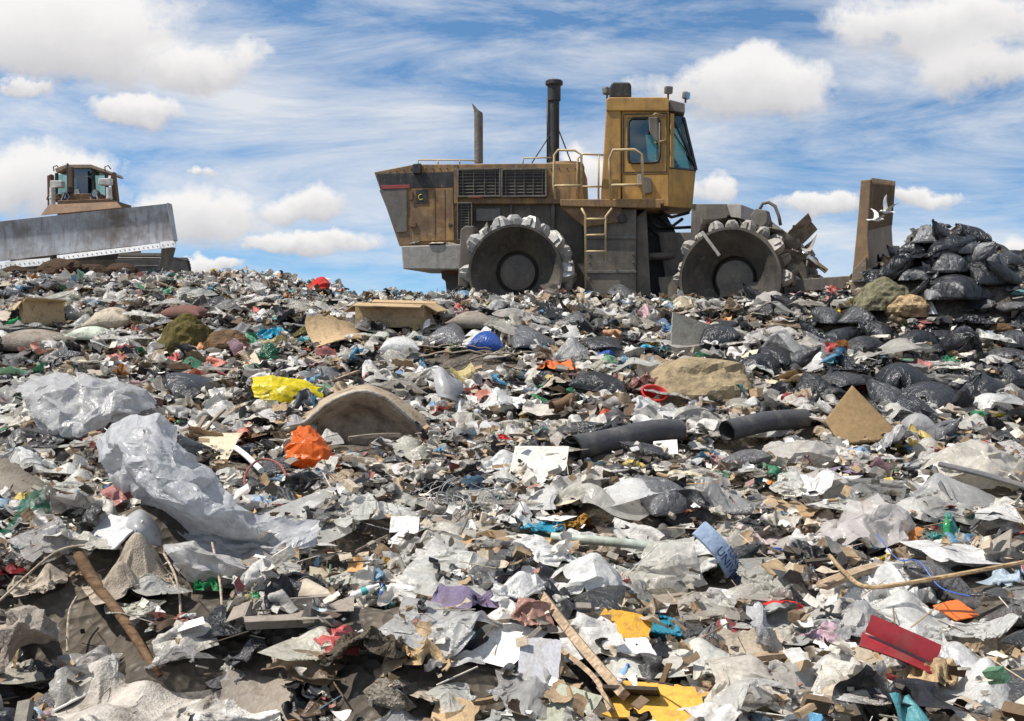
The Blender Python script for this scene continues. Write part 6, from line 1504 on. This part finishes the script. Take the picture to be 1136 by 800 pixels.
def scatter(nm, N_, ylo, yhi, xw, s0, s1, kinds, mat, power=2.2, dark_right=True, zr=.1, cols=PALS, avoid=True, xc=lambda y: 0 * y):
    y = g.uniform(ylo, yhi, N_) if yhi - ylo > 3 else g.uniform(ylo, yhi, N_)
    N_ = N_; x = xc(y) + g.uniform(-1, 1, N_) * (xw + .58 * y)
    if avoid:
        k = ring_free(x, y); x, y = x[k], y[k]
    n_ = len(x); s = s0 + (s1 - s0) * g.random(n_) ** power
    z = ground(x, y) + g.random(n_) * zr * (.4 + s / s1)
    ch = g.integers(0, len(kinds), n_); V = []; Fc = []; Cc = []; off = 0
    pk = g.integers(0, len(cols), n_)
    col = cols[pk] * g.uniform(.75, 1.15, (n_, 1)); dust = g.uniform(.1, .5, (n_, 1)) * (cols[pk].max(1, keepdims=True) - cols[pk].min(1, keepdims=True) > .22); col = col * (1 - dust) + np.array([.36, .33, .28]) * dust
    if dark_right:
        dk = (g.random(n_) < .33 * sstep(2.2, 4.5, x) * sstep(8.5, 11., y)); col[dk] = np.array([.03, .031, .034]) * g.uniform(.6, 2, (dk.sum(), 1))
    for q, kk in enumerate(kinds):
        idx = np.where(ch == q)[0]; v, f, typ = protos[kk]
        if not len(idx): continue
        az = g.uniform(0, 2 * np.pi, len(idx)); tx = g.normal(0, .45, len(idx)); ty = g.normal(0, .35, len(idx))
        ca, sa = np.cos(az), np.sin(az); cx, sx_ = np.cos(tx), np.sin(tx); cy, sy_ = np.cos(ty), np.sin(ty)
        Z = np.zeros_like(ca); O = Z + 1
        Rz = np.stack([np.stack([ca, -sa, Z], -1), np.stack([sa, ca, Z], -1), np.stack([Z, Z, O], -1)], 1)
        Rx = np.stack([np.stack([O, Z, Z], -1), np.stack([Z, cx, -sx_], -1), np.stack([Z, sx_, cx], -1)], 1)
        Ry = np.stack([np.stack([cy, Z, sy_], -1), np.stack([Z, O, Z], -1), np.stack([-sy_, Z, cy], -1)], 1)
        M = Rz @ Rx @ Ry * s[idx][:, None, None]
        st = np.stack([g.uniform(.7, 1.1, len(idx)), g.uniform(.55, 1.1, len(idx)), g.uniform(.7, 1.3, len(idx))], -1)
        w = np.einsum('nij,nvj->nvi', M, v[None] * st[:, None]) + np.stack([x[idx], y[idx], z[idx]], -1)[:, None]
        nv = len(v); V.append(w.reshape(-1, 3)); Fc.append((f[None] + (off + np.arange(len(idx)) * nv)[:, None, None]).reshape(-1, 4)); off += nv * len(idx)
        Cc.append(np.repeat(col[idx], nv, 0))
    V = np.concatenate(V); me = mesh_np(nm, V, np.concatenate(Fc), kinds in (CR, BG))
    a = me.color_attributes.new('col', 'FLOAT_COLOR', 'POINT'); cc = np.concatenate(Cc); a.data.foreach_set('color', np.concatenate([cc, np.ones((len(cc), 1))], 1).astype(np.float32).ravel())
    o = link(nm, me, mat); tag(o, None, None, None, 'stuff'); return o
SH5 = list(range(14)); CR = list(range(14, 28)); ST = [28, 30, 31, 32, 33]; BG = list(range(34, 50))
scatter('litter', 8000, 1.6, 9.5, 2., .06, .34, BG, LIT_PL, power=2.6)['label'] = 'loose crumpled plastic in front'
scatter('litter', 28000, 1.6, 9.5, 2., .012, .1, SH5 + ST, LIT_MT, cols=PALM, zr=.16)['label'] = 'loose paper, soil and chips in front'
scatter('litter', 14500, 9, 19.5, 2.2, .09, .36, CR, LIT_PL, zr=.12)['label'] = 'loose crumpled plastic up the slope'
scatter('litter', 13500, 9, 20, 2.2, .04, .17, SH5 + ST, LIT_MT, zr=.12, cols=PALM)['label'] = 'loose paper and soil up the slope'
scatter('litter', 4600, 1.6, 17, 2., .06, .24, [28, 32, 30, 32], LIT_MT, cols=PALM, dark_right=False, power=2.8)['label'] = 'splinters and straw all over'
scatter('litter', 800, 2.4, 8, 1., .08, .26, [32], LIT_MT, cols=PALM, dark_right=False, power=2., zr=.16, avoid=False)['label'] = 'straw and fibres in front'
scatter('litter', 3500, 20, 29.5, .5, .1, .4, CR, LIT_PL, zr=.15, dark_right=False, avoid=False)['label'] = 'litter behind the crest'
scatter('litter', 2500, 20, 29.5, 0, .08, .3, SH5 + ST, LIT_MT, zr=.15, dark_right=False, avoid=False)['label'] = 'paper and soil behind the crest'

# ------------------------------------------------------------------ sky, sun, camera
w = bpy.data.worlds.new('World'); SC.world = w; w.use_nodes = True
nt = w.node_tree; nt.nodes.clear(); n = N(nt)
SUN = Vector((-.5, -.1, .84)).normalized()
el = math.asin(SUN.z); az = math.atan2(SUN.x, SUN.y)
sky = n('TexSky', sky_type='NISHITA', sun_disc=False, sun_elevation=el, sun_rotation=az, air_density=1.0, dust_density=.25, ozone_density=1.3)
tc = n('TexCoord'); D = tc.outputs['Generated']
sep = n('SeparateXYZ', i_0=D)
sv = n('CombineXYZ', i_0=sep.outputs[0], i_1=sep.outputs[1], i_2=n.math('ADD', n.math('MULTIPLY', n.math('MAXIMUM', sep.outputs[2], 0.), 1.5), .14))
n.link(n('VectorMath', operation='NORMALIZE', i_0=sv.outputs[0]).outputs[0], sky.inputs[0])
ys = n.math('MAXIMUM', sep.outputs[1], .05)
U = n.math('DIVIDE', sep.outputs[0], ys); Vv = n.math('DIVIDE', sep.outputs[2], ys)
uv = n('CombineXYZ', i_0=U, i_1=Vv)
wn = n('TexNoise', i_Vector=uv.outputs[0], i_Scale=14., i_Detail=6., i_Roughness=.62)
wn2 = n('TexNoise', i_Vector=uv.outputs[0], i_Scale=5., i_Detail=3., i_Roughness=.5)
wa = n('VectorMath', operation='MULTIPLY', i_0=n('VectorMath', operation='SUBTRACT', i_0=wn.outputs['Color'], i_1=(.5, .5, .5)).outputs[0], i_1=(.11, .05, 0))
wb = n('VectorMath', operation='MULTIPLY', i_0=n('VectorMath', operation='SUBTRACT', i_0=wn2.outputs['Color'], i_1=(.5, .5, .5)).outputs[0], i_1=(.1, .05, 0))
P = n('VectorMath', operation='ADD', i_0=n('VectorMath', operation='ADD', i_0=uv.outputs[0], i_1=wa.outputs[0]).outputs[0], i_1=wb.outputs[0]).outputs[0]
CL = [(825, 100, 95, 36, 1.), (800, 88, 60, 30, 1.), (152, 118, 56, 17, 1.), (212, 72, 72, 26, 1.), (60, 40, 150, 55, 1.), (12, 102, 36, 11, .9), (905, 228, 44, 13, .95), (1015, 218, 44, 11, .8), (40, 200, 105, 38, .9), (225, 238, 85, 32, .75),
      (345, 265, 85, 12, .95), (350, 225, 66, 17, .85), (225, 293, 50, 9, .9), (235, 189, 16, 7, .7), (1050, 30, 150, 36, .75), (1080, 75, 85, 30, .75), (650, 188, 34, 24, .8), (788, 207, 34, 13, .8), (120, 265, 70, 18, .7), (1110, 268, 60, 18, .7), 
      (-250, 120, 160, 60, 1), (1400, 140, 160, 60, 1), (1500, 260, 120, 24, .9), (-150, 260, 100, 20, .9)]
acc = None; WS = WY = None
for px, py, rx, ry, k in CL:
    r_ = ray(px, py); cu, cv = r_.x / r_.y, r_.z / r_.y; ru, rv = rx * 1.25 / F, ry * 1.3 / F
    q = n('VectorMath', operation='MULTIPLY', i_0=n('VectorMath', operation='SUBTRACT', i_0=P, i_1=(cu, cv, 0)).outputs[0], i_1=(1 / ru, 1 / rv, 0))
    ln = n('VectorMath', operation='LENGTH', i_0=q.outputs[0]).outputs['Value']
    val = n.math('MULTIPLY', n.math('SUBTRACT', 1., ln), k)
    sy = n('SeparateXYZ', i_0=q.outputs[0]).outputs[1]
    if acc is None: acc = val
    else:
        acc = n.math('MAXIMUM', acc, val)
    vp = n.math('POWER', n.math('ADD', n.math('MAXIMUM', val, 0.), .0001), 1.5)
    WS = vp if WS is None else n.math('ADD', WS, vp)
    WY = n.math('MULTIPLY', vp, sy) if WY is None else n.math('ADD', WY, n.math('MULTIPLY', vp, sy))
fine = n('TexNoise', i_Vector=uv.outputs[0], i_Scale=22., i_Detail=10., i_Roughness=.66)
acc = n.math('ADD', acc, n.math('MULTIPLY', n.math('SUBTRACT', fine.outputs[0], .5), .8))
cum = n.math('MULTIPLY', n.ramp(acc, .1, .38), .95)
# thin high streaks and veils
mp = n('Mapping', i_Vector=uv.outputs[0], i_Rotation=(0, 0, R(-17)), i_Scale=(2.4, 11., 1.))
s1 = n('TexNoise', i_Vector=mp.outputs[0], i_Scale=1.3, i_Detail=10., i_Roughness=.68, i_Distortion=.5)
mp2 = n('Mapping', i_Vector=uv.outputs[0], i_Rotation=(0, 0, R(-12)), i_Location=(.35, .1, 0), i_Scale=(1.5, 3.4, 1.))
s2 = n('TexNoise', i_Vector=mp2.outputs[0], i_Scale=1.6, i_Detail=3., i_Roughness=.5)
cir = n.math('MULTIPLY', n.ramp(n.math('ADD', n.math('MULTIPLY', s1.outputs[0], .6), n.math('MULTIPLY', s2.outputs[0], .6)), .5, .7), .88)
shade = n.math('DIVIDE', WY, WS)
white = n.mix(n.ramp(shade, -.75, .35), (5.6, 5.5, 5.7), (9.2, 9.0, 8.8))
skyc = n.mix(1., sky.outputs[0], (1.0, 1.36, 1.5), 'MULTIPLY')
col = n.mix(cir, skyc, (8.0, 8.1, 8.3)); col = n.mix(cum, col, white)
bg = n('Background', i_0=col, i_1=.08); n('OutputWorld', i_0=bg.outputs[0])
sl = bpy.data.lights.new('sun', 'SUN'); sl.energy = 4.5; sl.angle = R(.53); sl.color = (1, .945, .87)
so = bpy.data.objects.new('sun', sl); COL.objects.link(so); so.rotation_euler = SUN.to_track_quat('Z', 'Y').to_euler(); so.location = SUN * 50
cam = bpy.data.cameras.new('camera'); cam.sensor_width = 36; cam.lens = F * 36 / 1136; cam.clip_end = 6000; cam.clip_start = .05
co = bpy.data.objects.new('camera', cam); COL.objects.link(co); co.location = (0, 0, EYE); co.rotation_euler = (R(90) - PITCH, 0, 0)
SC.camera = co
vs = SC.view_settings; vs.view_transform = 'Standard'; vs.look = 'None'; vs.exposure = .38; vs.gamma = 1; vs.use_curve_mapping = False
cy = SC.cycles
cy.use_adaptive_sampling = True; cy.adaptive_threshold = .025
SC.render.engine = 'CYCLES'
cy.max_bounces = 4; cy.transparent_max_bounces = 8; cy.diffuse_bounces = 2; cy.glossy_bounces = 2; cy.transmission_bounces = 3; cy.caustics_reflective = False; cy.caustics_refractive = False; cy.sample_clamp_indirect = 6.
try: cy.use_denoising = True; cy.denoiser = 'OPENIMAGEDENOISE'
except Exception: pass
